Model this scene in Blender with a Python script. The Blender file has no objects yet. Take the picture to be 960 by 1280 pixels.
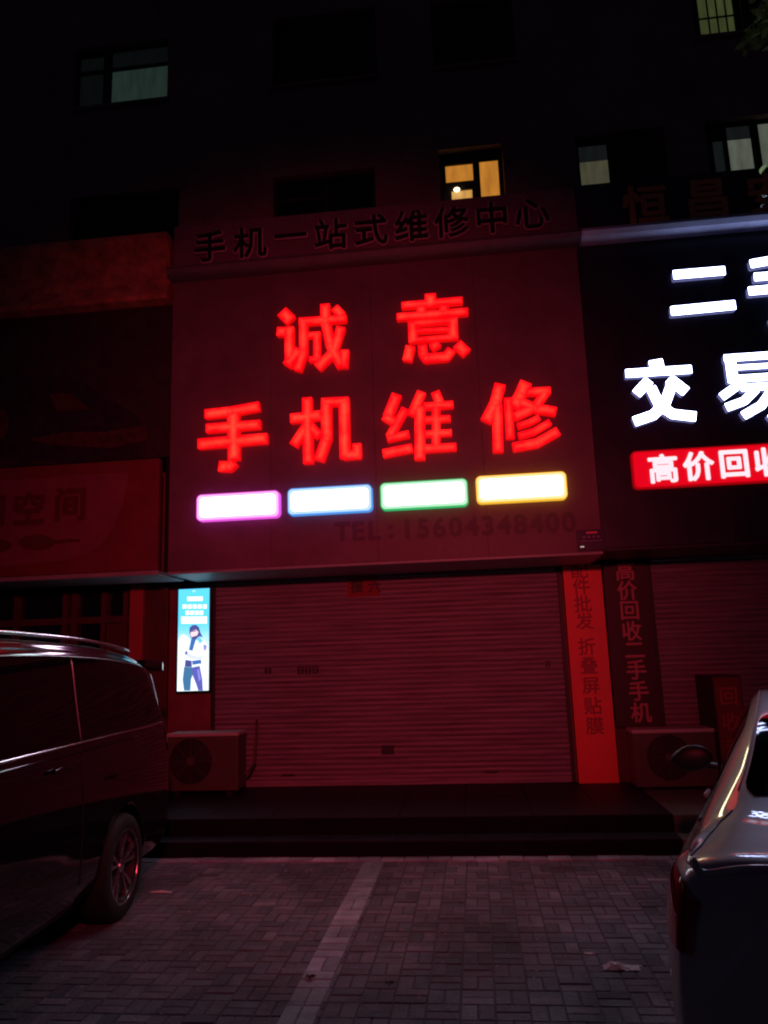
import bpy, bmesh, math, random
from mathutils import Vector, Matrix
import numpy as np
random.seed(7)
rad = math.radians
sc = bpy.context.scene
COL = sc.collection

# ---------------------------------------------------------------- camera
YAW, PITCH, ROLL, FPX, CAMH = rad(-6.3662), rad(10.6987), rad(-1.93), 960.0, 1.70
fw = Vector((math.sin(YAW)*math.cos(PITCH), math.cos(YAW)*math.cos(PITCH), math.sin(PITCH)))
r0 = Vector((math.cos(YAW), -math.sin(YAW), 0)); u0 = r0.cross(fw)
cr = r0*math.cos(ROLL)+u0*math.sin(ROLL); cu = -r0*math.sin(ROLL)+u0*math.cos(ROLL)
cam = bpy.data.cameras.new('camera'); co = bpy.data.objects.new('camera', cam); COL.objects.link(co)
M3 = Matrix((cr, cu, -fw)).transposed()
co.matrix_world = Matrix.Translation((0, 0, CAMH)) @ M3.to_4x4()
cam.sensor_fit = 'VERTICAL'; cam.sensor_height = 24; cam.lens = 24*FPX/1280
cam.clip_start = .05; cam.clip_end = 400
sc.camera = co
# ---------------------------------------------------------------- world, light, exposure
w = bpy.data.worlds.new('World'); sc.world = w; w.use_nodes = True
bg = w.node_tree.nodes['Background']; bg.inputs[0].default_value = (.55, .42, .90, 1); bg.inputs[1].default_value = .010
sc.view_settings.view_transform = 'Standard'; sc.view_settings.look = 'None'
sc.view_settings.exposure = 0; sc.view_settings.gamma = 1
try:
    sc.cycles.use_denoising = True; sc.cycles.filter_width = 2.1; sc.cycles.max_bounces = 6; sc.cycles.sample_clamp_indirect = 4
except Exception: pass
# added unseen spot above the camera, standing in for red glow on the shopfronts
ld = bpy.data.lights.new('red_standin_spot', 'SPOT'); lo = bpy.data.objects.new('red_standin_spot', ld); COL.objects.link(lo)
ld.energy = 820; ld.color = (1, .06, .10); ld.spot_size = rad(68); ld.spot_blend = 1; ld.shadow_soft_size = .16
lo.location = (.0, -.4, 3.3)
lo.rotation_euler = (Vector((-1.45, 9, 2.55))-Vector(lo.location)).to_track_quat('-Z', 'Y').to_euler()

# ---------------------------------------------------------------- helpers
def ray(x, y): return fw + cr*((x-480)/FPX) - cu*((y-640)/FPX)
def at(x, y, Y):                      # photo pixel -> point on the upright plane at depth Y
    d = ray(x, y); return Vector((0, 0, CAMH)) + d*(Y/d.y)
def onz(x, y, z=0):
    d = ray(x, y); return Vector((0, 0, CAMH)) + d*((z-CAMH)/d.z)
def tag(o, label=None, cat=None, group=None, kind=None):
    for k, v in (('label', label), ('category', cat), ('group', group), ('kind', kind)):
        if v: o[k] = v
    return o
def empty(name, loc=(0, 0, 0), rz=0, label=None, cat=None, group=None):
    o = bpy.data.objects.new(name, None); COL.objects.link(o); o.location = loc; o.rotation_euler = (0, 0, rz)
    return tag(o, label, cat, group)
def link(name, me, mat=None, parent=None, smooth=False):
    if mat is not None and not me.materials: me.materials.append(mat)
    if smooth:
        for p in me.polygons: p.use_smooth = True
    o = bpy.data.objects.new(name, me); COL.objects.link(o)
    if parent: o.parent = parent
    return o
def mesh(name, V, F, mat=None, parent=None, smooth=False):
    me = bpy.data.meshes.new(name); me.from_pydata([tuple(v) for v in V], [], F); me.update()
    return link(name, me, mat, parent, smooth)
class MB:
    def __init__(s): s.b = bmesh.new()
    def box(s, a, c, bev=0):
        r = bmesh.ops.create_cube(s.b, size=1); vs = r['verts']
        a = Vector(a); c = Vector(c); m = (a+c)/2; d = c-a
        for v in vs: v.co = Vector((v.co.x*d.x, v.co.y*d.y, v.co.z*d.z))+m
        if bev:
            es = {e for v in vs for e in v.link_edges}
            bmesh.ops.bevel(s.b, geom=list(es), offset=bev, segments=2, affect='EDGES', profile=.6)
        return s
    def tube(s, pts, r, n=8, r2=None):
        pts = [Vector(p) for p in pts]; rings = []
        for i, p in enumerate(pts):
            t = (pts[min(i+1, len(pts)-1)]-pts[max(i-1, 0)]).normalized()
            a = t.orthogonal().normalized() if i == 0 else (pa - t*pa.dot(t)).normalized()
            pa = a; b = t.cross(a); rr = r if r2 is None else r+(r2-r)*i/(len(pts)-1)
            rings.append([s.b.verts.new(p+(a*math.cos(k*2*math.pi/n)+b*math.sin(k*2*math.pi/n))*rr) for k in range(n)])
        for A, B in zip(rings, rings[1:]):
            for k in range(n): s.b.faces.new((A[k], A[(k+1) % n], B[(k+1) % n], B[k]))
        s.b.faces.new(rings[0][::-1]); s.b.faces.new(rings[-1]); return s
    def prism(s, pts, off):            # closed polygon extruded by off
        A = [s.b.verts.new(p) for p in pts]; B = [s.b.verts.new(Vector(p)+Vector(off)) for p in pts]
        s.b.faces.new(A); s.b.faces.new(B[::-1]); n = len(A)
        for k in range(n): s.b.faces.new((A[k], B[k], B[(k+1) % n], A[(k+1) % n]))
        return s
    def lathe(s, prof, c, ax='x', n=40):   # prof: (axial, radius)
        c = Vector(c); rings = []
        for a, r in prof:
            R = []
            for k in range(n):
                t = 2*math.pi*k/n; p = {'x': (a, r*math.cos(t), r*math.sin(t)), 'y': (r*math.cos(t), a, r*math.sin(t)), 'z': (r*math.cos(t), r*math.sin(t), a)}[ax]
                R.append(s.b.verts.new(c+Vector(p)))
            rings.append(R)
        for A, B in zip(rings, rings[1:]):
            for k in range(n): s.b.faces.new((A[k], A[(k+1) % n], B[(k+1) % n], B[k]))
        return s
    def build(s, name, mat, parent=None, smooth=False):
        bmesh.ops.recalc_face_normals(s.b, faces=s.b.faces)
        me = bpy.data.meshes.new(name); s.b.to_mesh(me); s.b.free(); return link(name, me, mat, parent, smooth)

# ---------------------------------------------------------------- materials
def mat(name, col=(.5, .5, .5), rough=.6, metal=0, coat=0, emit=None, es=0, noise=None, bump=None, spec=.5, scale=None):
    m = bpy.data.materials.new(name); m.use_nodes = True; nt = m.node_tree; b = nt.nodes['Principled BSDF']
    b.inputs['Base Color'].default_value = (*col, 1); b.inputs['Roughness'].default_value = rough
    b.inputs['Metallic'].default_value = metal; b.inputs['Coat Weight'].default_value = coat; b.inputs['Coat Roughness'].default_value = .03
    b.inputs['Specular IOR Level'].default_value = spec
    if emit: b.inputs['Emission Color'].default_value = (*emit, 1); b.inputs['Emission Strength'].default_value = es
    tc = nt.nodes.new('ShaderNodeTexCoord')
    if noise:
        sca, amt = noise; n = nt.nodes.new('ShaderNodeTexNoise'); n.inputs['Scale'].default_value = sca; n.inputs['Detail'].default_value = 6; n.inputs['Roughness'].default_value = .65
        mp = nt.nodes.new('ShaderNodeMapping'); mp.inputs['Scale'].default_value = scale or (1, 1, 1)
        nt.links.new(tc.outputs['Object'], mp.inputs[0]); nt.links.new(mp.outputs[0], n.inputs['Vector'])
        mr = nt.nodes.new('ShaderNodeMapRange'); mr.inputs['From Min'].default_value = .25; mr.inputs['From Max'].default_value = .75
        mr.inputs['To Min'].default_value = 1-amt; mr.inputs['To Max'].default_value = 1+amt
        nt.links.new(n.outputs['Fac'], mr.inputs['Value'])
        vm = nt.nodes.new('ShaderNodeVectorMath'); vm.operation = 'SCALE'; vm.inputs[0].default_value = col
        nt.links.new(mr.outputs[0], vm.inputs['Scale']); nt.links.new(vm.outputs[0], b.inputs['Base Color'])
        mr2 = nt.nodes.new('ShaderNodeMapRange'); mr2.inputs['To Min'].default_value = max(.02, rough-.12); mr2.inputs['To Max'].default_value = min(1, rough+.12)
        nt.links.new(n.outputs['Fac'], mr2.inputs['Value'])
        if rough > .15: nt.links.new(mr2.outputs[0], b.inputs['Roughness'])
    if bump:
        sca, st = bump; n2 = nt.nodes.new('ShaderNodeTexNoise'); n2.inputs['Scale'].default_value = sca; n2.inputs['Detail'].default_value = 5
        bp = nt.nodes.new('ShaderNodeBump'); bp.inputs['Strength'].default_value = st; bp.inputs['Distance'].default_value = .02
        nt.links.new(tc.outputs['Object'], n2.inputs['Vector']); nt.links.new(n2.outputs['Fac'], bp.inputs['Height']); nt.links.new(bp.outputs[0], b.inputs['Normal'])
    return m
def emat(name, col, s): 
    return mat(name, (.05, .05, .05), .4, emit=col, es=s)
def attr_mat(name, attr, rough=.8, strength=None, bump=None, amt=.25, sca=9):
    m = mat(name, rough=rough, bump=bump); nt = m.node_tree; b = nt.nodes['Principled BSDF']
    a = nt.nodes.new('ShaderNodeAttribute'); a.attribute_name = attr
    if strength is None:
        tc = nt.nodes.new('ShaderNodeTexCoord'); n = nt.nodes.new('ShaderNodeTexNoise'); n.inputs['Scale'].default_value = sca; n.inputs['Detail'].default_value = 8; n.inputs['Roughness'].default_value = .7
        nt.links.new(tc.outputs['Object'], n.inputs['Vector'])
        mr = nt.nodes.new('ShaderNodeMapRange'); mr.inputs['From Min'].default_value = .3; mr.inputs['From Max'].default_value = .7; mr.inputs['To Min'].default_value = 1-amt; mr.inputs['To Max'].default_value = 1+amt
        vm = nt.nodes.new('ShaderNodeVectorMath'); vm.operation = 'SCALE'
        nt.links.new(n.outputs['Fac'], mr.inputs['Value']); nt.links.new(a.outputs['Color'], vm.inputs[0]); nt.links.new(mr.outputs[0], vm.inputs['Scale'])
        n3 = nt.nodes.new('ShaderNodeTexNoise'); n3.inputs['Scale'].default_value = 1.1; n3.inputs['Detail'].default_value = 7; n3.inputs['Distortion'].default_value = .6
        nt.links.new(tc.outputs['Object'], n3.inputs['Vector'])
        m3 = nt.nodes.new('ShaderNodeMapRange'); m3.inputs['From Min'].default_value = .32; m3.inputs['From Max'].default_value = .62; m3.inputs['To Min'].default_value = .55; m3.inputs['To Max'].default_value = 1.15
        vm3 = nt.nodes.new('ShaderNodeVectorMath'); vm3.operation = 'SCALE'
        nt.links.new(n3.outputs['Fac'], m3.inputs['Value']); nt.links.new(vm.outputs[0], vm3.inputs[0]); nt.links.new(m3.outputs[0], vm3.inputs['Scale'])
        nt.links.new(vm3.outputs[0], b.inputs['Base Color'])
    else:
        b.inputs['Base Color'].default_value = (.03, .03, .03, 1)
        nt.links.new(a.outputs['Color'], b.inputs['Emission Color']); b.inputs['Emission Strength'].default_value = strength
    return m
M = dict(
    wall=mat('dark_brick_wall', (.28, .17, .17), .85, noise=(1.2, .35), bump=(30, .3)),
    winframe=mat('window_frame_dark', (.03, .03, .035), .5),
    glass=mat('dark_window_glass', (.008, .01, .018), .08, noise=None),
    panel=mat('red_sign_panel', (.175, .105, .14), .55, noise=(2.2, .28), bump=(4, .05)),
    fascia=mat('fascia_panel', (.20, .13, .18), .6, noise=(3, .25)),
    navy=mat('navy_sign_panel', (.020, .022, .045), .38, noise=(3, .3)),
    navy2=mat('navy_fascia_panel', (.030, .035, .075), .6, noise=(3, .3)),
    ledge=mat('ledge_metal', (.70, .70, .74), .45, noise=(6, .2)),
    ledge2=mat('lit_ledge', (.55, .60, .80), .5, noise=(6, .2)),  # bluish light of the white letters mixed into the ledge colour
    ledgered=mat('dim_ledge', (.13, .10, .13), .5, noise=(6, .2)),  # darker copy of the ledge colour, where less light reaches it
    soffit=mat('soffit_sheet', (.35, .35, .38), .5, noise=(4, .2)),
    shutter=mat('shutter_paint', (.28, .23, .27), .5, noise=(3, .6), scale=(.4, 1, 13), bump=(14, .12)),
    orange=mat('orange_band', (.52, .20, .12), .75, noise=(5, .7), bump=(12, .3)),
    redsheet=mat('left_red_sheet', (.20, .03, .04), .6, noise=(4, .2)),
    redsheet2=mat('left_pale_red_sheet', (.24, .07, .11), .6, noise=(4, .2)),
    mural=mat('dark_mural_sheet', (.035, .022, .028), .6, noise=(6, .4)),
    muralcar=mat('mural_car_ink', (.025, .018, .03), .5, noise=(10, .5)),
    muralwarm=mat('mural_warm_ink', (.07, .024, .016), .6, noise=(12, .7)),
    ink=mat('black_ink', (.008, .008, .012), .5),
    inkred=mat('dark_red_ink', (.13, .025, .02), .6),
    inkblue=mat('faded_blue_ink', (.120, .068, .105), .6),
    outline=mat('pale_outline', (.75, .55, .70), .5),
    amber=mat('unlit_orange_letter', (.85, .28, .10), .4),
    banner=mat('red_banner', (1.0, .12, .10), .5, noise=(2, .12)),
    dbanner=mat('dark_banner', (.045, .02, .028), .5, noise=(3, .2)),
    bannerink=mat('banner_grey_ink', (.42, .07, .08), .6),
    dbannerink=mat('banner_pale_ink', (.55, .22, .22), .5),
    tile=mat('platform_tile', (.026, .028, .040), .55, noise=(2.5, .3), bump=(20, .1), spec=.15),
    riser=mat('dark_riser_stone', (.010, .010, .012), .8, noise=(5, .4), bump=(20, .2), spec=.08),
    tile2=mat('pale_platform_concrete', (.17, .16, .14), .7, noise=(5, .35), bump=(30, .3)),
    metalw=mat('ac_casing_paint', (.10, .085, .07), .5, noise=(5, .2)),
    acdark=mat('ac_dark_grille', (.012, .012, .014), .5),
    black=mat('black_plastic', (.012, .012, .014), .45, noise=(9, .2)),
    rubber=mat('tyre_rubber', (.02, .02, .022), .8, noise=(14, .3), bump=(60, .3)),
    alloy=mat('wheel_alloy', (.55, .55, .58), .25, metal=.9, noise=(8, .1)),
    vanpaint=mat('van_black_paint', (.005, .005, .008), .10, coat=.9, spec=.1),
    carglass=mat('car_black_glass', (.003, .003, .004), .04, spec=.28),
    chrome=mat('chrome_trim', (.75, .75, .78), .16, metal=1),
    carpaint=mat('white_car_paint', (.46, .43, .48), .42, metal=.0, coat=1, noise=(120, .03)),
    lens=mat('tail_lamp_lens', (.30, .008, .008), .08, coat=1),
    frame=mat('shop_front_frame', (.10, .035, .03), .5, noise=(4, .3)),
    pil=mat('red_pilaster_paint', (.42, .06, .06), .5, noise=(4, .15)),
    cloth=mat('white_tissue', (.88, .85, .88), .9, noise=(12, .1), bump=(20, .4)),
    bark=mat('tree_bark', (.06, .045, .035), .9, noise=(8, .4), bump=(20, .8)),
    leafm=mat('leaf_green', (.12, .20, .06), .4, noise=(3, .5)),
    dryleaf=mat('dry_leaf', (.05, .03, .02), .9),
)
def leaf_mat():
    m = M['leafm']; nt = m.node_tree; b = nt.nodes['Principled BSDF']; out = [n for n in nt.nodes if n.type == 'OUTPUT_MATERIAL'][0]
    t = nt.nodes.new('ShaderNodeBsdfTranslucent'); t.inputs[0].default_value = (.70, .85, .28, 1); mx = nt.nodes.new('ShaderNodeMixShader'); mx.inputs[0].default_value = .5
    b.inputs['Roughness'].default_value = .3
    nt.links.new(b.outputs[0], mx.inputs[1]); nt.links.new(t.outputs[0], mx.inputs[2]); nt.links.new(mx.outputs[0], out.inputs[0])
leaf_mat()

# ---------------------------------------------------------------- text from Blender's own font
_dg = None
def glyph_mesh(txt, size, offset=0, extrude=.004, spacing=1):
    cu_ = bpy.data.curves.new('t', 'FONT'); cu_.body = txt; cu_.size = size; cu_.offset = offset; cu_.extrude = extrude
    cu_.align_x = 'CENTER'; cu_.align_y = 'CENTER'; cu_.resolution_u = 3; cu_.space_character = spacing
    o = bpy.data.objects.new('t', cu_); COL.objects.link(o)
    dg = bpy.context.evaluated_depsgraph_get(); me = bpy.data.meshes.new_from_object(o.evaluated_get(dg))
    bpy.data.objects.remove(o); bpy.data.curves.remove(cu_)
    vs = [v.co.copy() for v in me.vertices]
    if vs:   # centre the ink on the origin
        x0, x1 = min(v.x for v in vs), max(v.x for v in vs); y0, y1 = min(v.y for v in vs), max(v.y for v in vs)
        if len(txt) == 1 and txt not in '一:':
            for v in me.vertices: v.co.x -= (x0+x1)/2; v.co.y -= (y0+y1)/2
        elif len(txt) > 1 or txt == ':':
            for v in me.vertices: v.co.x -= (x0+x1)/2
    me.transform(Matrix.Rotation(math.pi/2, 4, 'X'))   # upright, facing -y
    return me
def text(name, items, m, parent, size, offset=0, extrude=.004):
    """items: (character, point). one mesh for the whole line."""
    b = bmesh.new()
    for ch, p in items:
        for k in range(9 if offset > .0015 else 1):       # bolder strokes: overprinted copies, each a hair apart in depth
            o_ = Vector((0, 0, 0)) if k == 0 else Vector((offset*math.cos(k*math.pi/4), -.00025*k, offset*math.sin(k*math.pi/4)))
            me = glyph_mesh(ch, size, 0, extrude); me.transform(Matrix.Translation(Vector(p)+o_)); b.from_mesh(me); bpy.data.meshes.remove(me)
    me = bpy.data.meshes.new(name); b.to_mesh(me); b.free()
    me.materials.clear()
    return link(name, me, m, parent)

# ---------------------------------------------------------------- brush-drawn LED letters: union of strokes -> contoured mesh
def letter(name, strokes, tf, Y, parent, mface, mside, depth=.07, N=110, glow=.075):
    """strokes: (list of crop points, width in crop units); tf: crop->photo px. Front at Y-depth, back on Y."""
    k, ox, oy = tf; Yf = Y-depth
    c0 = at(ox, oy, Yf); c1 = at(ox+100, oy, Yf); mpu = (c1-c0).length/100/k      # metres per crop unit
    S = []
    for pts, wd in strokes:
        q = [at(ox+a/k, oy+b/k, Yf) for a, b in pts]; S.append(([(p.x, p.z) for p in q], wd*mpu/2))
    xs = [p[0] for s in S for p in s[0]]; zs = [p[1] for s in S for p in s[0]]
    mg = max(s[1] for s in S)+.02; x0, x1, z0, z1 = min(xs)-mg, max(xs)+mg, min(zs)-mg, max(zs)+mg
    h = max(x1-x0, z1-z0)/N; nx, nz = int((x1-x0)/h)+2, int((z1-z0)/h)+2
    X, Z = np.meshgrid(x0+h*np.arange(nx), z0+h*np.arange(nz), indexing='ij'); D = np.full(X.shape, 9.)
    for P, hw in S:
        for i in range(len(P)-1):
            ax, az = P[i]; bx, bz = P[i+1]; L = math.hypot(bx-ax, bz-az) or 1e-6; tx, tz = (bx-ax)/L, (bz-az)/L
            u = (X-ax)*tx+(Z-az)*tz; v = abs(-(X-ax)*tz+(Z-az)*tx)
            du = np.maximum(-u, u-L); D = np.minimum(D, np.maximum(du, v-hw))
            if i > 0: D = np.minimum(D, np.hypot(X-ax, Z-az)-hw)
    D += 1e-7
    V, idx, F, G = [], {}, [], []
    def vert(key, x, z, d):
        if key not in idx: idx[key] = len(V); V.append((x, Yf, z)); G.append(min(1, max(0, -d/glow)))
        return idx[key]
    bound = []
    for i in range(nx-1):
        for j in range(nz-1):
            cs = [(i, j), (i+1, j), (i+1, j+1), (i, j+1)]; ds = [D[c] for c in cs]
            if min(ds) > 0: continue
            poly = []; cuts = []
            for a in range(4):
                c, d = cs[a], ds[a]; c2, d2 = cs[(a+1) % 4], ds[(a+1) % 4]
                if d <= 0: poly.append(vert(c, X[c], Z[c], d))
                if (d <= 0) != (d2 <= 0):
                    t = d/(d-d2); kk = (min(c, c2), max(c, c2))
                    vi = vert(kk, X[c]+(X[c2]-X[c])*t, Z[c]+(Z[c2]-Z[c])*t, 0); poly.append(vi); cuts.append(vi)
            if len(poly) >= 3: F.append(poly)
            for q in range(0, len(cuts)-1, 2): bound.append((cuts[q], cuts[q+1]))
    me = bpy.data.meshes.new(name); me.from_pydata(V, [], F); me.update()
    at_ = me.attributes.new('glow', 'FLOAT', 'POINT'); at_.data.foreach_set('value', G)
    face = link('letter_face', me, mface, None)
    SV, SF = [], []
    for a, b in bound:
        n = len(SV); pa, pb = V[a], V[b]
        SV += [pa, pb, (pb[0], Y-.002, pb[2]), (pa[0], Y-.002, pa[2])]; SF.append((n, n+1, n+2, n+3))
    o = mesh(name, SV, SF, mside, parent); face.parent = o
    return o
def glow_mat(name, edge, core, s_edge, s_core):
    m = mat(name, (.1, .02, .02), .35); nt = m.node_tree; b = nt.nodes['Principled BSDF']
    a = nt.nodes.new('ShaderNodeAttribute'); a.attribute_name = 'glow'
    tc = nt.nodes.new('ShaderNodeTexCoord'); n = nt.nodes.new('ShaderNodeTexNoise'); n.inputs['Scale'].default_value = 7
    nt.links.new(tc.outputs['Object'], n.inputs['Vector'])
    ma = nt.nodes.new('ShaderNodeMath'); ma.operation = 'MULTIPLY_ADD'; ma.inputs[1].default_value = .9; ma.inputs[2].default_value = -.50
    nt.links.new(n.outputs['Fac'], ma.inputs[0])
    ad = nt.nodes.new('ShaderNodeMath'); ad.operation = 'ADD'; ad.use_clamp = True
    nt.links.new(a.outputs['Fac'], ad.inputs[0]); nt.links.new(ma.outputs[0], ad.inputs[1])
    r = nt.nodes.new('ShaderNodeValToRGB'); r.color_ramp.elements[0].color = (*edge, 1); r.color_ramp.elements[1].color = (*core, 1)
    nt.links.new(ad.outputs[0], r.inputs[0]); nt.links.new(r.outputs[0], b.inputs['Emission Color'])
    mr = nt.nodes.new('ShaderNodeMapRange'); mr.inputs['To Min'].default_value = s_edge; mr.inputs['To Max'].default_value = s_core
    nt.links.new(ad.outputs[0], mr.inputs['Value']); nt.links.new(mr.outputs[0], b.inputs['Emission Strength'])
    return m
redface = glow_mat('red_led_face', (1, .001, .006), (1, .030, .014), 1.2, 3.4)
redside = mat('red_letter_return', (.5, .02, .02), .4, emit=(1, .003, .003), es=.6)
whiteface = emat('white_led_face', (.52, .60, 1), 13)
whiteside = mat('white_letter_return', (.5, .5, .6), .4, emit=(.35, .38, 1), es=.25)

# ================================================================ GROUND
FOOT, SY, WY, PZ = 7.017, 8.0, 9.05, .278
g = mesh('ground', [(-60, -60, -.006), (60, -60, -.006), (60, 60, -.006), (-60, 60, -.006)], [(0, 1, 2, 3)], mat('ground_joint_sand', (.11, .095, .12), .95, noise=(4, .3)))
tag(g, 'dark sandy ground under the paving', kind='structure')
def bricks(name, quads, m, z=0, joint=.0022, tilt=.0012):
    V, F, C = [], [], []
    for x0, y0, x1, y1, c in quads:
        x0 += joint; y0 += joint; x1 -= joint; y1 -= joint; n = len(V); e = .004
        dz = random.gauss(0, .0012); a, b = random.gauss(0, tilt*3), random.gauss(0, tilt*3)
        cx, cy = (x0+x1)/2, (y0+y1)/2
        for (X, Y_, Z) in ((x0, y0, -.02), (x1, y0, -.02), (x1, y1, -.02), (x0, y1, -.02), (x0+e, y0+e, 0), (x1-e, y0+e, 0), (x1-e, y1-e, 0), (x0+e, y1-e, 0)):
            zz = z-.012 if Z < 0 else z+dz+a*(X-cx)+b*(Y_-cy)
            V.append((X, Y_, zz)); C.append(c)
        F += [(n+4, n+5, n+6, n+7)]+[(n+k, n+(k+1) % 4, n+4+(k+1) % 4, n+4+k) for k in range(4)]
    me = bpy.data.meshes.new(name); me.from_pydata(V, [], F)
    ca = me.color_attributes.new('tone', 'FLOAT_COLOR', 'POINT'); ca.data.foreach_set('color', [q for c in C for q in (*c, 1)])
    return link(name, me, m)
def tone():
    v = random.gauss(1, .13); r = random.random()
    c = (.205, .175, .225) if r < .55 else ((.17, .165, .215) if r < .92 else (.25, .225, .28))
    return tuple(max(.03, q*v) for q in c)
Q = []; B = .168; LX0, LX1 = -1.04, -.86
iy = 0; y = -3.024
while y < FOOT-.16:
    x = -7.056; ix = 0
    while x < 7:
        if (ix+iy) % 2 == 0: Q += [(x, y, x+B, y+B/2, tone()), (x, y+B/2, x+B, y+B, tone())]
        else: Q += [(x, y, x+B/2, y+B, tone()), (x+B/2, y, x+B, y+B, tone())]
        x += B; ix += 1
    y += B; iy += 1
yl = y
Q = [q for q in Q if not (q[2] > LX0+.004 and q[0] < LX1-.004 and q[1] > -3.3 and False)]
pm = attr_mat('paving_brick', 'tone', .82, bump=(45, .5), amt=.3, sca=7)
tag(bricks('pavement', Q, pm), 'reddish brown basket weave brick paving of the parking area', kind='structure')
PQ = []; x = -7.1
def pt():
    k = random.gauss(1, .14); return tuple(q*k*random.gauss(1, .012) for q in (.42, .43, .52))
while x < 7: PQ.append((x, FOOT-.145, x+.2, FOOT-.008, pt())); x += .2
tag(bricks('border_course', PQ, pm, z=.012), 'pale brick course along the foot of the steps', kind='structure')
for xa in (LX0, 1.44, -3.53):
    PQ = []; y = -3.0
    while y < FOOT-.15:
        h = .105*random.choice((1, 1, 2))
        if y+h > FOOT-.15: h = FOOT-.15-y
        if h > .15 and random.random() < .6: PQ += [(xa, y, xa+.09, y+h, pt()), (xa+.09, y, xa+.18, y+h, pt())]
        else: PQ.append((xa, y, xa+.18, y+h, pt()))
        y += h
    tag(bricks('parking_line', PQ, pm, z=.008), 'pale brick line marking a parking bay', kind='structure')
# platform: two steps
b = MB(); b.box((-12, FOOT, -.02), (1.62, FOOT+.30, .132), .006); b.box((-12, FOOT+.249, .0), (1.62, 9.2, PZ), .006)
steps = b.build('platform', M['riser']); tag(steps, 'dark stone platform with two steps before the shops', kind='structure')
for k, (xa, xb, m_) in enumerate(((-12, 1.62, 'tile'), )):
    b = MB()
    x = xa
    n = int((xb-xa)/.6)
    for i in range(n+1):
        xx = xb-.6*(i+1)
        for j in range(3):
            y0 = FOOT+.252+j*.58; b.box((xx+.004, y0, PZ-.005), (xx+.596, min(y0+.572, 9.04), PZ+.006), .002)
        b.box((xx+.004, FOOT-.004, .128), (xx+.596, FOOT+.247, .140), .002)
    t = b.build('step_tiles', M[m_]); tag(t, 'dark polished tiles on the platform', kind='structure')
b = MB(); b.box((1.625, FOOT+.02, -.02), (12, FOOT+.30, .128), .01); b.box((1.625, FOOT+.26, 0), (12, 9.2, PZ-.004), .01)
tag(b.build('pale_platform', M['tile2']), 'pale rough concrete platform before the second shop', kind='structure')

# ================================================================ BUILDING
bl = empty('apartment_building', (0, WY, 0), label='dark brick apartment block rising above the shop signs, a few windows lit', cat='building')
wins = []   # x0,x1,z0,z1
def rect(px0, py0, px1, py1):
    a, c = at(px0, py0, WY), at(px1, py1, WY); return (min(a.x, c.x), max(a.x, c.x), min(a.z, c.z), max(a.z, c.z))
R = {}
R['green'] = (-5.25, -3.85, 9.44, 10.42)
R['warm'] = (-.14, .69, 7.40, 8.20)
R['mid'] = (1.62, 2.72, 7.40, 8.20)
R['right'] = (3.22, 4.40, 7.40, 8.22)
R['top'] = (3.25, 4.35, 9.42, 10.45)
R['dark1'] = (-5.2, -3.65, 7.0, 8.05)
R['dark2'] = (-2.35, -.98, 6.95, 8.05)
R['dark3'] = (-2.35, -.9, 9.42, 10.5)
R['dark4'] = (-.14, .95, 9.42, 10.45)
# wall with openings: cells between cuts
xs = sorted({-14, 12}|{v for r in R.values() for v in r[:2]}); zs = sorted({2.7, 13.5}|{v for r in R.values() for v in r[2:]})
b = MB()
for i in range(len(xs)-1):
    z_open = None
    run = []
    for j in range(len(zs)-1):
        cx, cz = (xs[i]+xs[i+1])/2, (zs[j]+zs[j+1])/2
        hole = any(r[0] < cx < r[1] and r[2] < cz < r[3] for r in R.values())
        if not hole: b.box((xs[i], WY, zs[j]), (xs[i+1], WY+.25, zs[j+1]))
def local(o): o.location = (-bl.location.x, -bl.location.y, -bl.location.z) if o.parent == bl else o.location; return o
wl = local(b.build('wall', M['wall'], bl))
b = MB(); b.box((-14, WY+.02, 0), (12, WY+.25, 2.695)); local(b.build('ground_floor_wall', M['wall'], bl))
b = MB(); b.box((-14.2, WY-.3, 13.5), (12.2, WY+6, 13.8), .02); local(b.build('roof', M['wall'], bl))
b = MB(); b.box((-14, WY+.26, 0), (-13.8, WY+6, 13.5)); b.box((11.8, WY+.26, 0), (12, WY+6, 13.5)); b.box((-14, WY+5.8, 0), (12, WY+6, 13.5)); local(b.build('side_wall', M['wall'], bl))
def cmat(name, col, s):   # curtain or room seen through a lit pane: cloth-like unevenness
    m = mat(name, (.2, .2, .2), .8); nt = m.node_tree; p = nt.nodes['Principled BSDF']
    tc = nt.nodes.new('ShaderNodeTexCoord'); n = nt.nodes.new('ShaderNodeTexNoise'); n.inputs['Scale'].default_value = 5; n.inputs['Detail'].default_value = 8
    mp = nt.nodes.new('ShaderNodeMapping'); mp.inputs['Scale'].default_value = (2.5, 1, .5)
    nt.links.new(tc.outputs['Object'], mp.inputs[0]); nt.links.new(mp.outputs[0], n.inputs[0])
    mr = nt.nodes.new('ShaderNodeMapRange'); mr.inputs['To Min'].default_value = s*.45; mr.inputs['To Max'].default_value = s*1.55
    nt.links.new(n.outputs['Fac'], mr.inputs['Value']); nt.links.new(mr.outputs[0], p.inputs['Emission Strength']); p.inputs['Emission Color'].default_value = (*col, 1)
    return m
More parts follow.
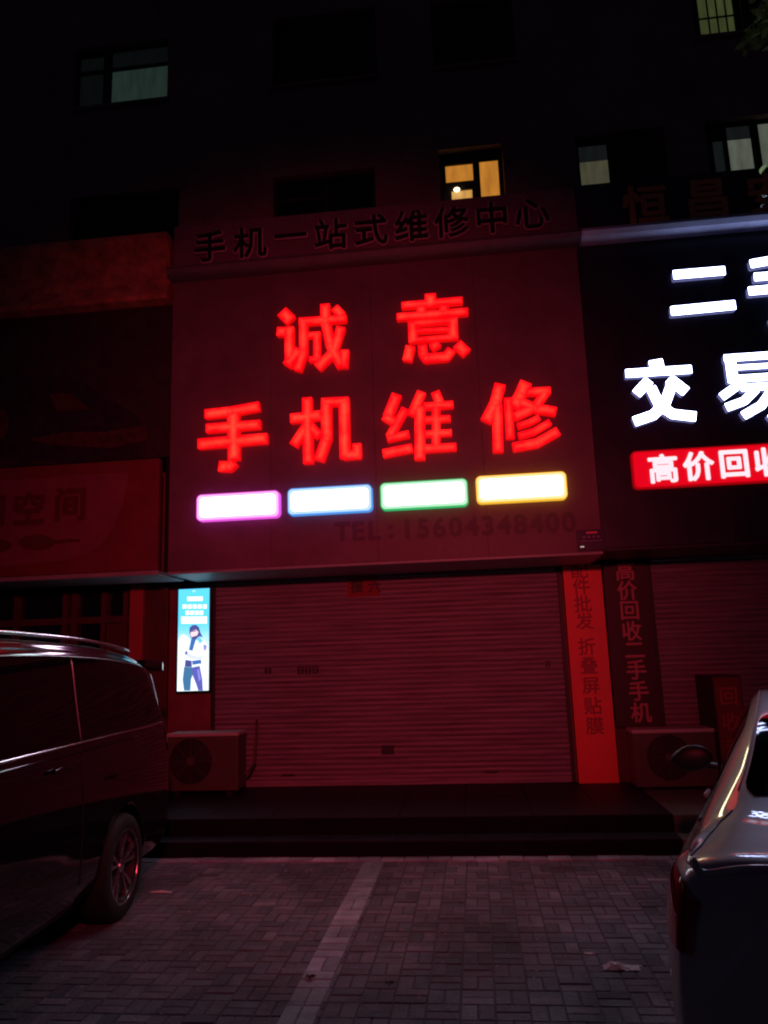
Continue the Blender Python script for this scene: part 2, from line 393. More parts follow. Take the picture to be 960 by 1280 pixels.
def window(r, lights, bars, label=None, mull=(), rails=(), glassm='glass'):
    x0, x1, z0, z1 = r; yb = WY+.10
    b = MB(); t = .045
    b.box((x0, yb, z0), (x0+t, yb+.06, z1)); b.box((x1-t, yb, z0), (x1, yb+.06, z1)); b.box((x0+t, yb, z0), (x1-t, yb+.06, z0+t)); b.box((x0+t, yb, z1-t), (x1-t, yb+.06, z1))
    for m_ in mull: b.box((m_-.03, yb-.006, z0+t), (m_+.03, yb+.054, z1-t))
    for (a, c, z) in rails: b.box((a, yb-.003, z-.03), (c, yb+.057, z+.03))
    fr = local(b.build('window', M['winframe'], bl))
    if label: fr['label'] = label
    b = MB(); b.box((x0-.03, WY-.05, z0-.05), (x1+.03, WY+.1, z0-.002), .005); s_ = b.build('sill', M['wall'], fr)
    b = MB(); b.box((x0+t, yb+.02, z0+t), (x1-t, yb+.032, z1-t)); b.build('pane', M[glassm], fr)
    for (a, c, d, e, m_) in lights:
        b = MB(); b.box((a, yb+.008, d), (c, yb+.016, e)); b.build('lit_pane', m_, fr)
    if bars:
        b = MB()
        for bx in bars[0]: b.tube([(bx, WY-.03, z0-.02), (bx, WY-.03, z1+.02)], .011, 6)
        for bz in bars[1]: b.tube([(x0, WY-.03, bz), (x1, WY-.03, bz)], .013, 6)
        b.build('security_bars', M['black'], fr)
green = cmat('green_curtain_glow', (.28, .52, .40), .045); green2 = cmat('dim_green_glow', (.3, .5, .4), .005)
warm = cmat('warm_room_glow', (.95, .36, .045), .50); warm2 = cmat('warm_room_glow_bright', (1, .5, .12), .62)
grey = cmat('grey_curtain_glow', (.75, .72, .42), .07); grey2 = cmat('pale_curtain_glow', (.8, .9, .7), .10); dimg = cmat('dim_grey_glow', (.4, .52, .48), .013)
yel = cmat('yellow_green_glow', (.6, .72, .25), .06)
g1 = rect(130, 76, 204, 124)
window(R['green'], [(-4.72, -3.90, 9.49, 10.08, green), (-4.72, -3.90, 10.10, 10.37, green2), (-5.20, -4.86, 9.49, 10.05, green2), (-5.20, -4.86, 10.12, 10.33, green2)], None,
       'window with a pale green lit curtain', (-4.79,), ((-5.2, -4.82, 10.09), (-4.76, -3.9, 10.09)))
window(R['warm'], [(-.055, .30, 7.78, 8.02, warm), (.01, .275, 7.465, 7.65, warm2), (.39, .63, 7.47, 8.05, warm)], None, 'window lit warm orange with a bulb showing', (.345,), ((-.09, .31, 7.715),))
# the thick sash band around panes
b = MB(); b.box((-.093, WY+.094, 8.03), (.645, WY+.104, 8.154)); b.box((.31, WY+.092, 7.45), (.385, WY+.102, 8.15)); b.box((-.094, WY+.091, 7.655), (.309, WY+.101, 7.775)); b.box((-.095, WY+.0935, 7.447), (-.003, WY+.1035, 7.654)); local(b.build('window_sash', M['winframe'], bl))
bu = bmesh.new(); bmesh.ops.create_uvsphere(bu, u_segments=16, v_segments=10, radius=.04); me = bpy.data.meshes.new('b'); bu.to_mesh(me); bu.free()
bulb = link('light_bulb', me, emat('bulb_glow', (1, .78, .38), 4), bl, True); p = at(571, 237, WY+.05); bulb.location = (p.x, .05, p.z); bulb.scale = (1, .6, .75)
window(R['mid'], [(1.67, 2.02, 7.45, 7.88, grey), (1.67, 2.02, 7.88, 8.10, dimg)], None, 'window with one dim yellowish grey pane', (2.05,), ())
window(R['right'], [(3.33, 3.45, 7.45, 7.98, dimg), (3.50, 3.79, 7.45, 7.98, grey2), (3.50, 3.79, 8.0, 8.16, dimg), (3.90, 4.33, 7.55, 8.16, grey2)], None, 'window with pale curtains in two panes', (3.475, 3.845), ())
window(R['top'], [(3.36, 3.80, 9.47, 10.35, yel)], ([3.42, 3.53, 3.64, 3.74, 3.84, 3.95, 4.06, 4.17, 4.28], [9.66, 9.98]), 'barred window with dim yellow green light', (3.83,), ())
window(R['dark1'], [], None, None, (-4.4,), ()); window(R['dark2'], [], None, None, (-1.66,), ((-2.3, -1.7, 7.75),))
window(R['dark3'], [], None, None, (-1.6,), ()); window(R['dark4'], [], None, None, (.4,), ())

# ================================================================ MIDDLE SHOP SIGN
SX0, SX1, SZ0, SZ1 = -3.28, 1.345, 2.69, 6.075
sg = empty('shop_sign', (0, SY, SZ0), label='big red phone repair sign with glowing red letters and four bright coloured boxes', cat='shop sign')
def loc(o, root): o.location = tuple(-Vector(root.location)); return o
b = MB()
nP = 4
for i in range(nP):
    xa, xb = SX0+(SX1-SX0)*i/nP, SX0+(SX1-SX0)*(i+1)/nP
    b.box((xa+.0012, SY, SZ0), (xb-.0012, SY+.03, SZ1), .0015)
loc(b.build('panel', M['panel'], sg), sg)
for xa in (SX0, SX1-.03):
    b = MB(); b.box((xa, SY+.031, SZ0), (xa+.03, WY-.002, SZ1)); loc(b.build('sign_side', M['panel'], sg), sg)
b = MB(); b.box((SX0, SY-.002, SZ0-.03), (SX1, WY-.06, SZ0-.002), .004); loc(b.build('soffit', M['soffit'], sg), sg)
def L(name, st, tf, lab): 
    o = letter('sign_letter', st, tf, SY, sg, redface, redside); loc(o, sg); o['label'] = lab; return o
T = (8, 330, 370)
L('c', [([(175, 150), (270, 243)], 118), ([(252, 303), (252, 640)], 92), ([(125, 352), (225, 352)], 92), ([(222, 695), (352, 528)], 96),
        ([(345, 252), (825, 220)], 76), ([(392, 235), (392, 560), (330, 745)], 86), ([(430, 388), (565, 380)], 58), ([(527, 365), (527, 640)], 70), ([(445, 630), (555, 625)], 56),
        ([(608, 75), (612, 250), (665, 500), (775, 705)], 96), ([(795, 715), (808, 535)], 84), ([(770, 303), (690, 560), (530, 715)], 92), ([(700, 110), (785, 195)], 84)], T, 'red glowing letter, upper left of the pair')
T = (9.14, 500, 340)
L('y', [([(345, 243), (350, 400)], 130), ([(15, 380), (715, 318)], 84), ([(245, 380), (240, 480)], 105), ([(502, 360), (492, 470)], 110), ([(-40, 510), (780, 445)], 86),
        ([(140, 560), (150, 806)], 104), ([(600, 512), (612, 765)], 112), ([(95, 590), (655, 545)], 64), ([(95, 677), (655, 645)], 52), ([(100, 778), (662, 735)], 62),
        ([(120, 840), (80, 1015)], 112), ([(255, 830), (262, 930), (300, 982), (530, 962), (590, 880)], 106), ([(375, 800), (425, 872)], 112), ([(648, 815), (765, 925)], 122)], T, 'red glowing letter, upper right of the pair')
T = (3.43, 200, 460)
L('s', [([(190, 197), (300, 185), (425, 162)], 40), ([(195, 258), (430, 240)], 38), ([(160, 325), (460, 300)], 44), ([(312, 185), (316, 395)], 50), ([(318, 400), (295, 422), (250, 420)], 44)], T, 'red glowing letter at the left end of the lower row')
L('j', [([(557, 216), (692, 200)], 40), ([(630, 125), (635, 410)], 42), ([(628, 245), (570, 332)], 38), ([(640, 245), (684, 292)], 38),
        ([(690, 146), (810, 140)], 36), ([(712, 140), (714, 300), (680, 398)], 44), ([(788, 135), (793, 388)], 44), ([(785, 374), (862, 368)], 38), ([(846, 380), (843, 322)], 36)], T, 'red glowing letter second in the lower row')
T = (3.2, 460, 460)
L('w', [([(115, 103), (78, 195)], 42), ([(62, 190), (115, 222)], 36), ([(150, 160), (85, 275)], 34), ([(75, 282), (165, 262)], 30), ([(58, 342), (178, 318)], 36),
        ([(215, 93), (172, 190)], 38), ([(207, 150), (207, 368)], 42), ([(268, 93), (290, 145)], 36), ([(222, 152), (342, 144)], 30), ([(222, 206), (330, 200)], 27), ([(222, 263), (335, 257)], 27), ([(222, 322), (354, 314)], 32), ([(272, 150), (272, 322)], 34)], T, 'red glowing letter third in the lower row')
T = (7.385, 590, 460)
L('x', [([(262, 143), (215, 320), (125, 495)], 108), ([(232, 330), (242, 778)], 98), ([(333, 272), (355, 652)], 80),
        ([(502, 125), (440, 262), (380, 362)], 116), ([(500, 218), (728, 205)], 74), ([(695, 205), (580, 360), (385, 450)], 84), ([(430, 300), (585, 368), (780, 400)], 88),
        ([(420, 535), (530, 500), (625, 452)], 58), ([(430, 625), (570, 585), (725, 495)], 64), ([(375, 730), (600, 690), (800, 578)], 88)], T, 'red glowing letter at the right end of the lower row')
# coloured light boxes
def rrect(x0, x1, z0, z1, r, n=6):
    P = []
    for cx, cz, a0 in ((x1-r, z1-r, 0), (x0+r, z1-r, 90), (x0+r, z0+r, 180), (x1-r, z0+r, 270)):
        for k in range(n+1): t = rad(a0+90*k/n); P.append((cx+r*math.cos(t), cz+r*math.sin(t)))
    return P
def lightbox(x0, x1, z0, z1, Y, parent, root, face, rim, lab, depth=.08, r=.055, name='light_box', mid=None):
    P = rrect(x0, x1, z0, z1, r)
    b = MB(); b.prism([(x, Y-.002, z) for x, z in P], (0, -depth+.004, 0)); o = loc(b.build(name, rim, parent), root)
    Pm = rrect(x0+.012, x1-.012, z0+.012, z1-.012, r*.85)
    if mid is not None: b = MB(); b.prism([(x, Y-depth, z) for x, z in Pm], (0, -.006, 0)); b.build('glowing_edge', mid, o)
    ins = .044 if mid is not None else .018
    Pi = rrect(x0+ins, x1-ins, z0+ins, z1-ins, r*.75)
    b = MB(); b.prism([(x, Y-depth, z) for x, z in Pi], (0, -.010, 0)); f_ = b.build('diffuser', face, o)
    if lab: o['label'] = lab
    return o
for (xa, ya, xb, yb, col, rc, s, lab) in ((245, 616, 349, 648, (1, .78, 1), (.75, .10, .70), 13, 'bright white box with a pink rim'), (359, 608, 465, 641, (.72, .95, 1), (.06, .28, .75), 13, 'bright white box with a blue rim'),
                                         (475, 600, 585, 635, (.75, 1, .86), (.02, .45, .14), 13, 'bright white box with a green rim'), (595, 592, 709, 626, (1, .93, .55), (.80, .45, .03), 13, 'bright white box with a yellow rim')):
    A = at(xa, (ya+yb)/2+2, SY-.09); C = at(xb, (ya+yb)/2-2, SY-.09)
    zc = (A.z+C.z)/2
    lightbox(A.x, C.x, zc-.148, zc+.148, SY, sg, sg, emat('box_face_%s' % lab.split()[-2], col, s*.8), mat('box_rim_%s' % lab.split()[-2], rc, .4, emit=rc, es=1.0), lab, mid=emat('box_edge_%s' % lab.split()[-2], tuple(.45*a+.55*b_ for a, b_ in zip(rc, col)), 1.25))
tel = 'TEL:15604348400'
loc(text('telephone_lettering', [(c, at(428+i*20.2, 664.5-i*.86, SY-.001)) for i, c in enumerate(tel)], M['inkblue'], sg, .285, .011, .0015), sg)
# plates and notices on the sign
pn = empty('notice_plate', (0, SY, SZ0), label='small dark blue plate at the lower right corner of the red sign', cat='plate')
a, c = at(720, 662, SY-.02), at(753, 688, SY-.02)
b = MB(); b.box((a.x, SY-.03, SZ0+.012), (a.x+.285, SY-.003, SZ0+.225), .003); loc(b.build('plate', mat('plate_blue', (.02, .022, .07), .35), pn), pn)
b = MB()
for i in range(5): b.box((a.x+.10+i*.022, SY-.032, SZ0+.185), (a.x+.117+i*.022, SY-.0305, SZ0+.203))
loc(b.build('red_print', mat('plate_red_print', (.6, .02, .04), .4, emit=(1, .03, .08), es=.15), pn), pn)
b = MB()
for i in range(4): b.box((a.x+.06+i*.048, SY-.032, SZ0+.140), (a.x+.085+i*.048, SY-.0305, SZ0+.160))
for i in range(9): b.box((a.x+.04+i*.024, SY-.032, SZ0+.103), (a.x+.056+i*.024, SY-.0305, SZ0+.115))
loc(b.build('pale_print', mat('plate_pale_print', (.22, .18, .4), .4), pn), pn)
b = MB(); 
for i in range(2): b.box((a.x+.03+i*.02, SY-.0325, SZ0+.045), (a.x+.044+i*.02, SY-.0305, SZ0+.057))
loc(b.build('white_print', mat('plate_white_print', (.7, .7, .7), .4, emit=(1, 1, 1), es=.5), pn), pn)

# ledges + fascias
def ledge(x0, x1, name, lab, m):
    prof = [(SY+.1, SZ1+.12), (SY-.17, SZ1+.12), (SY-.21, SZ1+.095), (SY-.22, SZ1+.06), (SY-.19, SZ1+.012), (SY-.13, SZ1), (SY+.1, SZ1)]
    b = MB(); b.prism([(x0, y, z) for y, z in prof], (x1-x0, 0, 0)); return tag(b.build(name, m), lab, 'ledge')
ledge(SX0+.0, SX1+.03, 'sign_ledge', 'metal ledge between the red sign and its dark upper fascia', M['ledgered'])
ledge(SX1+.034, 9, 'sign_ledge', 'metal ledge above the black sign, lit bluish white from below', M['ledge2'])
FZ0, FZ1 = SZ1+.122, 6.80
f1 = empty('fascia_sign', (0, SY, FZ0), label='dull red fascia with unlit black outlined letters above the red sign', cat='shop sign')
b = MB(); b.box((SX0, SY, FZ0), (SX1+.03, WY, FZ1), .004); loc(b.build('panel', M['fascia'], f1), f1)
its = [(c, at(263+i*50.25, 309-i*5.15, SY-.03)) for i, c in enumerate('手机一站式维修中心')]
loc(text('letter_outline', its, M['outline'], f1, .40, .020, .010), f1)
loc(text('lettering', [(c, p+Vector((0, -.022, 0))) for c, p in its], M['ink'], f1, .40, .009, .004), f1)
f2 = empty('fascia_sign', (4, SY, FZ0), label='dark blue fascia with unlit orange letters above the black sign', cat='shop sign')
b = MB(); b.box((SX1+.034, SY, FZ0), (9, WY, FZ1+.02), .004); loc(b.build('panel', M['navy2'], f2), f2)
loc(text('lettering', [(c, at(806+i*78, 256.5-i*7.5, SY-.02)) for i, c in enumerate('恒昌安')], M['amber'], f2, .50, .012, .012), f2)

# ================================================================ RIGHT SHOP SIGN
s2 = empty('shop_sign', (4, SY, SZ0), label='black shop sign with brilliant white letters and a red strip below them', cat='shop sign')
b = MB()
for i in range(6): b.box((SX1+.004+i*1.27, SY, SZ0+.03), (SX1+.002+(i+1)*1.27, SY+.03, SZ1), .0015)
loc(b.build('panel', M['navy'], s2), s2)
b = MB(); b.box((SX1+.005, SY+.004, SZ0), (9, WY-.06, SZ0+.026), .003); loc(b.build('soffit', M['winframe'], s2), s2)
def L2(st, tf, lab): o = letter('sign_letter', st, tf, SY, s2, whiteface, whiteside, N=90); loc(o, s2); o['label'] = lab
T = (3.692, 700, 200)
L2([([(523, 530), (762, 510)], 42), ([(512, 697), (810, 668)], 44)], T, 'white glowing letter of two bars, upper row')
L2([([(878, 480), (1000, 458), (1110, 430)], 40), ([(896, 540), (1100, 525)], 38), ([(870, 605), (1130, 582)], 40), ([(1008, 465), (1015, 740)], 46), ([(1015, 738), (975, 752)], 42)], T, 'white glowing letter cut by the picture edge, upper row')
T = (3.692, 700, 420)
L2([([(303, 173), (608, 153)], 40), ([(440, 110), (452, 160)], 64), ([(412, 203), (352, 268)], 46), ([(503, 196), (582, 258)], 50),
    ([(418, 235), (460, 320), (520, 360), (628, 372)], 46), ([(520, 212), (485, 310), (430, 365), (342, 395)], 46)], T, 'white glowing letter of crossed strokes, lower row')
L2([([(783, 88), (800, 215)], 46), ([(757, 103), (1020, 85)], 34), ([(800, 146), (1010, 134)], 24), ([(810, 198), (1020, 184)], 34), ([(1000, 85), (1012, 200)], 42),
    ([(845, 210), (745, 282)], 38), ([(835, 240), (1050, 224)], 34), ([(905, 245), (850, 300), (768, 330)], 38), ([(985, 240), (930, 320), (845, 368)], 40), ([(1040, 225), (1022, 350), (970, 385)], 42)], T, 'white glowing letter with dense strokes, lower row')
A = at(788, 588, SY-.06); redbox_m = emat('red_strip_face', (1, 0, .012), .80)
rb = lightbox(A.x+.02, 6.5, A.z-.20, A.z+.20, SY, s2, s2, redbox_m, mat('red_strip_rim', (.5, .01, .02), .4, emit=(1, 0, .01), es=.25), 'glowing red strip with white letters', .06, .05)
text('strip_lettering', [(c, at(829+i*44.4, 585.5-i*2.9, SY-.075)) for i, c in enumerate('高价回收手机')], emat('strip_letters_white', (1, .82, .90), 1.05), rb, .31, .010, .003)

# ================================================================ LEFT SHOP
LXR = -3.385
band = [(SY-.14, 6.66), (SY-.15, 6.60), (SY-.08, 6.52), (SY-.02, 6.40), (SY+.0, 6.25), (SY-.02, 6.08), (SY-.08, 5.97), (SY-.12, 5.90), (SY-.12, 5.84), (SY+.3, 5.84), (SY+.3, 6.66)]
b = MB(); b.prism([(-12, y, z) for y, z in band], (12+LXR+.07, 0, 0)); o = b.build('cornice', M['orange']); tag(o, 'weathered orange cornice band above the dark mural on the left', 'cornice')
b = MB(); b.box((-12, SY+.301, 5.84), (SX0-.02, WY, 6.6)); tag(b.build('cornice_backing', M['wall']), 'dark masonry strip behind the orange cornice', 'masonry')
mu = empty('mural_board', (-6, SY, 3.9), label='dark unlit board with a painted car above the left shop sign', cat='board')
b = MB(); b.box((-12, SY+.06, 4.0), (LXR+.085, SY+.10, 5.838)); loc(b.build('panel', M['mural'], mu), mu)
MP = lambda pts, dy: [at(x, y, SY+.06-dy) for x, y in pts]
b = MB(); b.prism(MP([(-120, 560), (-120, 500), (-60, 478), (0, 470), (60, 468), (105, 478), (135, 497), (172, 520), (184, 545), (180, 572), (90, 578)], .006), (0, .003, 0)); loc(b.build('painted_car', M['muralcar'], mu), mu)
b = MB(); b.prism(MP([(38, 549), (80, 540), (130, 540), (182, 532), (184, 550), (140, 560), (60, 556)], .009), (0, .002, 0)); b.prism(MP([(-60, 515), (5, 512), (12, 530), (5, 548), (-60, 550)], .009), (0, .002, 0))
b.prism(MP([(62, 492), (88, 492), (112, 512), (70, 514)], .009), (0, .002, 0)); loc(b.build('painted_lights', M['muralwarm'], mu), mu)
ls = empty('shop_sign', (-6, SY, 2.7), label='unlit dull red sign with dark letters at the left edge', cat='shop sign')
zt, zb = at(150, 576, SY-.04).z, at(150, 714, SY-.04).z
b = MB(); b.box((-12, SY-.04, zb), (LXR, SY+.05, zt), .004); loc(b.build('panel', M['redsheet'], ls), ls)
b = MB(); b.prism([at(x, y, SY-.044) for x, y in [(-150, 610), (0, 601), (161, 590), (158, 610), (150, 640), (140, 662), (127, 680), (108, 692), (85, 700), (0, 708), (-150, 722)]], (0, .003, 0)); loc(b.build('pale_swoosh', M['redsheet2'], ls), ls)
loc(text('lettering', [(c, at(x, y, SY-.050)) for c, x, y in (('用', -13, 640), ('空', 36, 635), ('间', 88, 630))], M['inkred'], ls, .40, .016, .002), ls)
b = MB()
for (cx, cy, rx, ry) in ((-6, 682, 21, 9), (46, 678, 23, 9.5)):
    b.prism([at(cx+rx*math.cos(t*.35), cy+ry*math.sin(t*.35), SY-.050) for t in range(18)], (0, .003, 0))
b.prism([at(x, y, SY-.050) for x, y in ((66, 676), (85, 673), (101, 674), (100, 677), (70, 680))], (0, .003, 0)); loc(b.build('car_emblem', M['inkred'], ls), ls)
b = MB(); b.box((-12, SY-.03, zb-.055), (LXR+.005, WY-.3, zb-.003), .012); loc(b.build('soffit', M['soffit'], ls), ls)
# black strip put in for the shade in the gap
b = MB(); b.box((LXR+.008, SY+.12, 2.7), (SX0-.006, SY+.5, 6.6)); tag(b.build('gap_shade_strip', M['black']), 'dark strip standing for the shade in the gap between the left sign and the red sign', 'channel')

# left shop front
sf = empty('glazed_shopfront', (-6, WY, PZ), label='dark glazed front of the left shop behind the black van', cat='shop front')
b = MB(); b.box((-12, WY-.02, PZ), (-4.12, WY+.01, 2.66)); loc(b.build('glazing', M['glass'], sf), sf)
b = MB()
for x in (-7.6, -6.6, -5.62, -4.98, -4.86, -4.48, -4.20): b.box((x-.03, WY-.09, PZ), (x+.03, WY-.022, 2.66))
b.box((-12, WY-.085, 2.22), (-4.12, WY-.025, 2.30)); b.box((-12, WY-.088, 2.60), (-4.12, WY-.02, 2.68)); b.box((-12, WY-.085, 1.0), (-4.12, WY-.025, 1.06))
loc(b.build('frame', M['frame'], sf), sf)
b = MB(); b.box((-4.44, WY-.07, PZ), (-4.24, WY-.03, 2.21)); loc(b.build('door_panel', M['frame'], sf), sf)
def post(x0, x1, y, m, nm, lab, cat, z1=2.665):
    b = MB(); b.box((x0, y, PZ+.003), (x1, WY+.015, z1), .006); return tag(b.build(nm, m), lab, cat)
post(-4.115, -3.95, WY-.16, M['pil'], 'pilaster', 'narrow bright red pilaster beside the left shop front', 'pilaster')
post(-3.945, -3.66, WY-.10, M['frame'], 'pilaster', 'wide dark brown pier left of the lit poster', 'pilaster')
post(-3.655, -3.13, WY-.06, mat('pier_red', (.22, .06, .07), .6, noise=(4, .3)), 'pilaster', 'dull red pier behind the lit poster', 'pilaster')

# ================================================================ SHUTTERS
def shutter(x0, x1, z0, z1, lab, pitch=.058):
    t = empty('roller_shutter', ((x0+x1)/2, WY, z0), label=lab, cat='shutter')
    n = int((z1-z0)/pitch); V, F = [], []; prof = [(0, 0), (-.004, .12), (-.014, .32), (-.016, .55), (-.010, .80), (-.001, .93), (.006, .97)]
    rows = []
    for k in range(n+1):
        for dy, f in prof:
            z = z0+(k+f)*pitch
            if z <= z1: rows.append((dy+random.gauss(0, .0004), z))
    nx = 24
    for dy, z in rows:
        for i in range(nx+1):
            x = x0+(x1-x0)*i/nx; V.append((x, WY-.045+dy+.006*math.sin(x*1.7+z*.3)+.002*math.sin(x*5+z*2), z))
    for j in range(len(rows)-1):
        for i in range(nx): F.append((j*(nx+1)+i, j*(nx+1)+i+1, (j+1)*(nx+1)+i+1, (j+1)*(nx+1)+i))
    loc(mesh('slat_curtain', V, F, M['shutter'], t), t)
    b = MB(); b.box((x0, WY-.075, z0+.003), (x1, WY-.03, z0+.07), .006); loc(b.build('bottom_rail', M['shutter'], t), t)
    for xx in (x0-.045, x1+.002):
        b = MB(); b.box((xx, WY-.08, z0+.003), (xx+.043, WY-.01, z1), .003); loc(b.build('guide_rail', M['winframe'], t), t)
    return t
sh = shutter(-3.08, .97, PZ+.007, 2.66, 'wide closed grey roller shutter under the red sign')
shutter(2.02, 6.5, PZ, 2.69, 'closed roller shutter of the second shop, behind the standing red box')
b = MB(); b.box((-1.12, WY-.082, .62), (-.98, WY-.06, .72), .004); b.tube([(-1.05, WY-.085, .67), (-1.05, WY-.10, .67)], .016, 12); loc(b.build('lock', M['winframe'], sh), sh)
for xx in (-2.2, .1):
    b = MB(); b.tube([(xx-.07, WY-.07, .42), (xx-.07, WY-.10, .42), (xx+.07, WY-.10, .42), (xx+.07, WY-.07, .42)], .008, 6); loc(b.build('pull_handle', M['winframe'], sh), sh)
nt_ = empty('paper_notice', (-1.3, WY-.07, 2.5), label='dark red paper notice at the top of the middle shutter', cat='notice')
A, C = at(434, 719, WY-.066), at(474, 745, WY-.066)
b = MB(); b.box((A.x, WY-.069, C.z), (C.x, WY-.066, A.z)); loc(b.build('paper', mat('notice_paper', (.30, .05, .05), .8), nt_), nt_)
loc(text('notice_writing', [(c, at(x, 733, WY-.072)) for c, x in (('接', 446), ('六', 468))], M['ink'], nt_, .155, .006, .001), nt_)
st = []
def stamp(px0, px1, py, h, n, lab, cat='stencil'):
    b = MB(); A, C = at(px0, py, WY-.066), at(px1, py, WY-.066); wv = (C.x-A.x)/n
    for i in range(n):
        x = A.x+i*wv
        b.box((x, WY-.0675, A.z-h/2), (x+wv*.18, WY-.0655, A.z+h/2)); b.box((x+wv*.6, WY-.0675, A.z-h/2), (x+wv*.8, WY-.0655, A.z+h/2))
        for q in range(3): b.box((x+wv*.18, WY-.0675, A.z-h/2+q*h*.42), (x+wv*.6, WY-.0655, A.z-h/2+q*h*.42+h*.14))
    tag(b.build('stencil_mark', M['ink']), lab, cat)
stamp(372, 400, 838, .085, 3, 'small black stencilled mark in the left half of the shutter')
stamp(331, 341, 839, .06, 1, 'faint tiny black mark left of the larger stencil on the shutter')
stamp(682, 689, 830, .07, 1, 'single small black mark near the right edge of the shutter')

# ================================================================ BANNERS
def banner(x0, x1, z0, z1, m, lab, ink, chars, size, off):
    t = empty('door_banner', ((x0+x1)/2, WY, z0), label=lab, cat='banner')
    b = MB(); b.box((x0, WY-.13, z0), (x1, WY+.016, z1), .004); loc(b.build('board', m, t), t)
    loc(text('lettering', [(c, at(x, y, WY-.134)) for c, x, y in chars], ink, t, size, off, .002), t)
banner(1.035, 1.462, PZ+.004, 2.66, M['banner'], 'bright red upright banner with faint dark characters right of the shutter', M['bannerink'],
       [('配', 724, 713), ('件', 726.5, 733), ('批', 728.4, 754.7), ('发', 730.6, 776), ('折', 733.4, 808), ('叠', 736.3, 831.6), ('屏', 738.5, 857), ('贴', 741, 882), ('膜', 743.5, 907)], .20, .003)
banner(1.48, 1.965, .86, 2.69, M['dbanner'], 'black upright banner with pale red characters beside the bright red one', M['dbannerink'],
       [('高', 781, 713.5), ('价', 784, 738), ('回', 787, 763), ('收', 789.7, 788.5), ('二', 793.2, 812.5), ('手', 795.5, 837), ('手', 798.3, 863.5), ('机', 801.3, 890.5)], .225, .004)
b = MB(); b.box((1.48, WY-.06, PZ+.003), (1.965, WY+.016, .855)); tag(b.build('pilaster', M['frame']), 'dark pier stub below the black upright banner', 'pilaster')

# ================================================================ LIT POSTER BOX
YP = WY-.16
pb = empty('poster_light_box', (-3.35, YP, 1.4), label='tall backlit blue and white poster of a standing man, left of the shutter', cat='light box')
c4 = [at(210+X/8.53, 725+Y_/8.53, YP) for X, Y_ in ((130, 95), (455, 92), (420, 1180), (80, 1185))]
px0, px1 = (c4[0].x+c4[3].x)/2, (c4[1].x+c4[2].x)/2; pz0, pz1 = (c4[2].z+c4[3].z)/2, (c4[0].z+c4[1].z)/2
b = MB(); b.box((px0-.02, YP+.004, pz0-.02), (px1+.02, WY-.061, pz1+.02), .004); loc(b.build('casing', M['black'], pb), pb)
PV, PF, PC = [], [], []
def pp(X, Y_, dy):
    q = at(210+X/8.53, 725+Y_/8.53, YP-dy); return q
def shape(pts, col, dy):
    n = len(PV)
    for X, Y_ in pts:
        q = pp(X, Y_, dy); PV.append((min(max(q.x, px0), px1), q.y, min(max(q.z, pz0), pz1))); PC.append(col)
    PF.append(list(range(n, n+len(pts))))
cy, wh = (.10, .62, .95), (1.0, 1.0, 1.0)
for j in range(12):     # printed background, sky blue on top running to white at the foot
    f0, f1_ = j/12, (j+1)/12
    def cc(f): t = min(1, max(0, (f-.38)/.25)); return tuple(cy[k]*(1-t)+(.82, .93, 1)[k]*t for k in range(3))
    n = len(PV); za, zb_ = pz1+(pz0-pz1)*f0, pz1+(pz0-pz1)*f1_
    PV += [(px0, YP, za), (px1, YP, za), (px1, YP, zb_), (px0, YP, zb_)]; PC += [cc(f0), cc(f0), cc(f1_), cc(f1_)]; PF.append([n, n+1, n+2, n+3])
def bar(x0, y0, x1, y1, col, dy=.002): shape([(x0, y0), (x1, y0-2), (x1, y1-2), (x0, y1)], col, dy)
bar(262, 112, 290, 128, (.5, .9, 1)); bar(205, 178, 370, 224, wh)
for i in range(5): bar(155+i*54, 262, 197+i*54, 306, wh)
for i in range(4): bar(188+i*49, 328, 228+i*49, 372, wh)
bar(140, 390, 415, 466, wh)
shape([(112, 640), (130, 600), (165, 580), (205, 605), (240, 650), (205, 700), (195, 850), (130, 855), (108, 820)], (1, 1, 1), .002)
ink1, ink2, ink3 = (.06, .07, .26), (.045, .14, .42), (.10, .10, .42)
shape([(228, 560), (230, 510), (258, 482), (300, 478), (330, 505), (345, 560), (372, 612), (340, 600), (318, 610), (300, 640), (262, 640), (240, 610)], ink1, .003)
shape([(242, 545), (300, 528), (325, 555), (312, 588), (280, 610), (250, 612), (240, 585)], (.9, .62, .66), .004)
shape([(232, 545), (296, 535), (300, 546), (236, 556)], ink1, .005)
shape([(255, 608), (312, 590), (300, 630), (262, 634)], ink1, .005)
shape([(290, 640), (335, 605), (385, 640), (415, 690), (412, 760), (385, 830), (350, 870), (348, 905), (195, 880), (182, 800), (192, 750), (228, 740), (262, 750)], (.80, .86, 1), .003)
shape([(245, 632), (300, 628), (280, 690), (262, 755), (222, 745), (238, 680)], ink2, .004)
shape([(300, 630), (338, 602), (372, 650), (340, 680), (320, 650)], (.16, .55, .85), .004)
shape([(375, 700), (395, 685), (414, 705), (405, 745), (385, 755)], (.3, .25, .6), .004)
shape([(165, 770), (190, 752), (250, 800), (330, 820), (385, 800), (350, 845), (270, 845), (200, 815), (178, 795)], (.60, .66, .92), .004)
shape([(188, 765), (205, 755), (205, 790), (180, 796)], ink1, .005)
shape([(185, 850), (252, 862), (255, 930), (178, 925)], ink1, .004); shape([(256, 862), (352, 850), (356, 895), (262, 905)], ink2, .004)
shape([(256, 906), (348, 892), (345, 914), (256, 928)], (.8, .95, 1), .005)
shape([(172, 926), (256, 932), (262, 1010), (246, 1060), (238, 1178), (170, 1178), (156, 1060)], (.045, .16, .32), .004)
shape([(256, 932), (338, 916), (366, 1060), (372, 1178), (322, 1178), (300, 1110), (262, 1015)], ink3, .004)
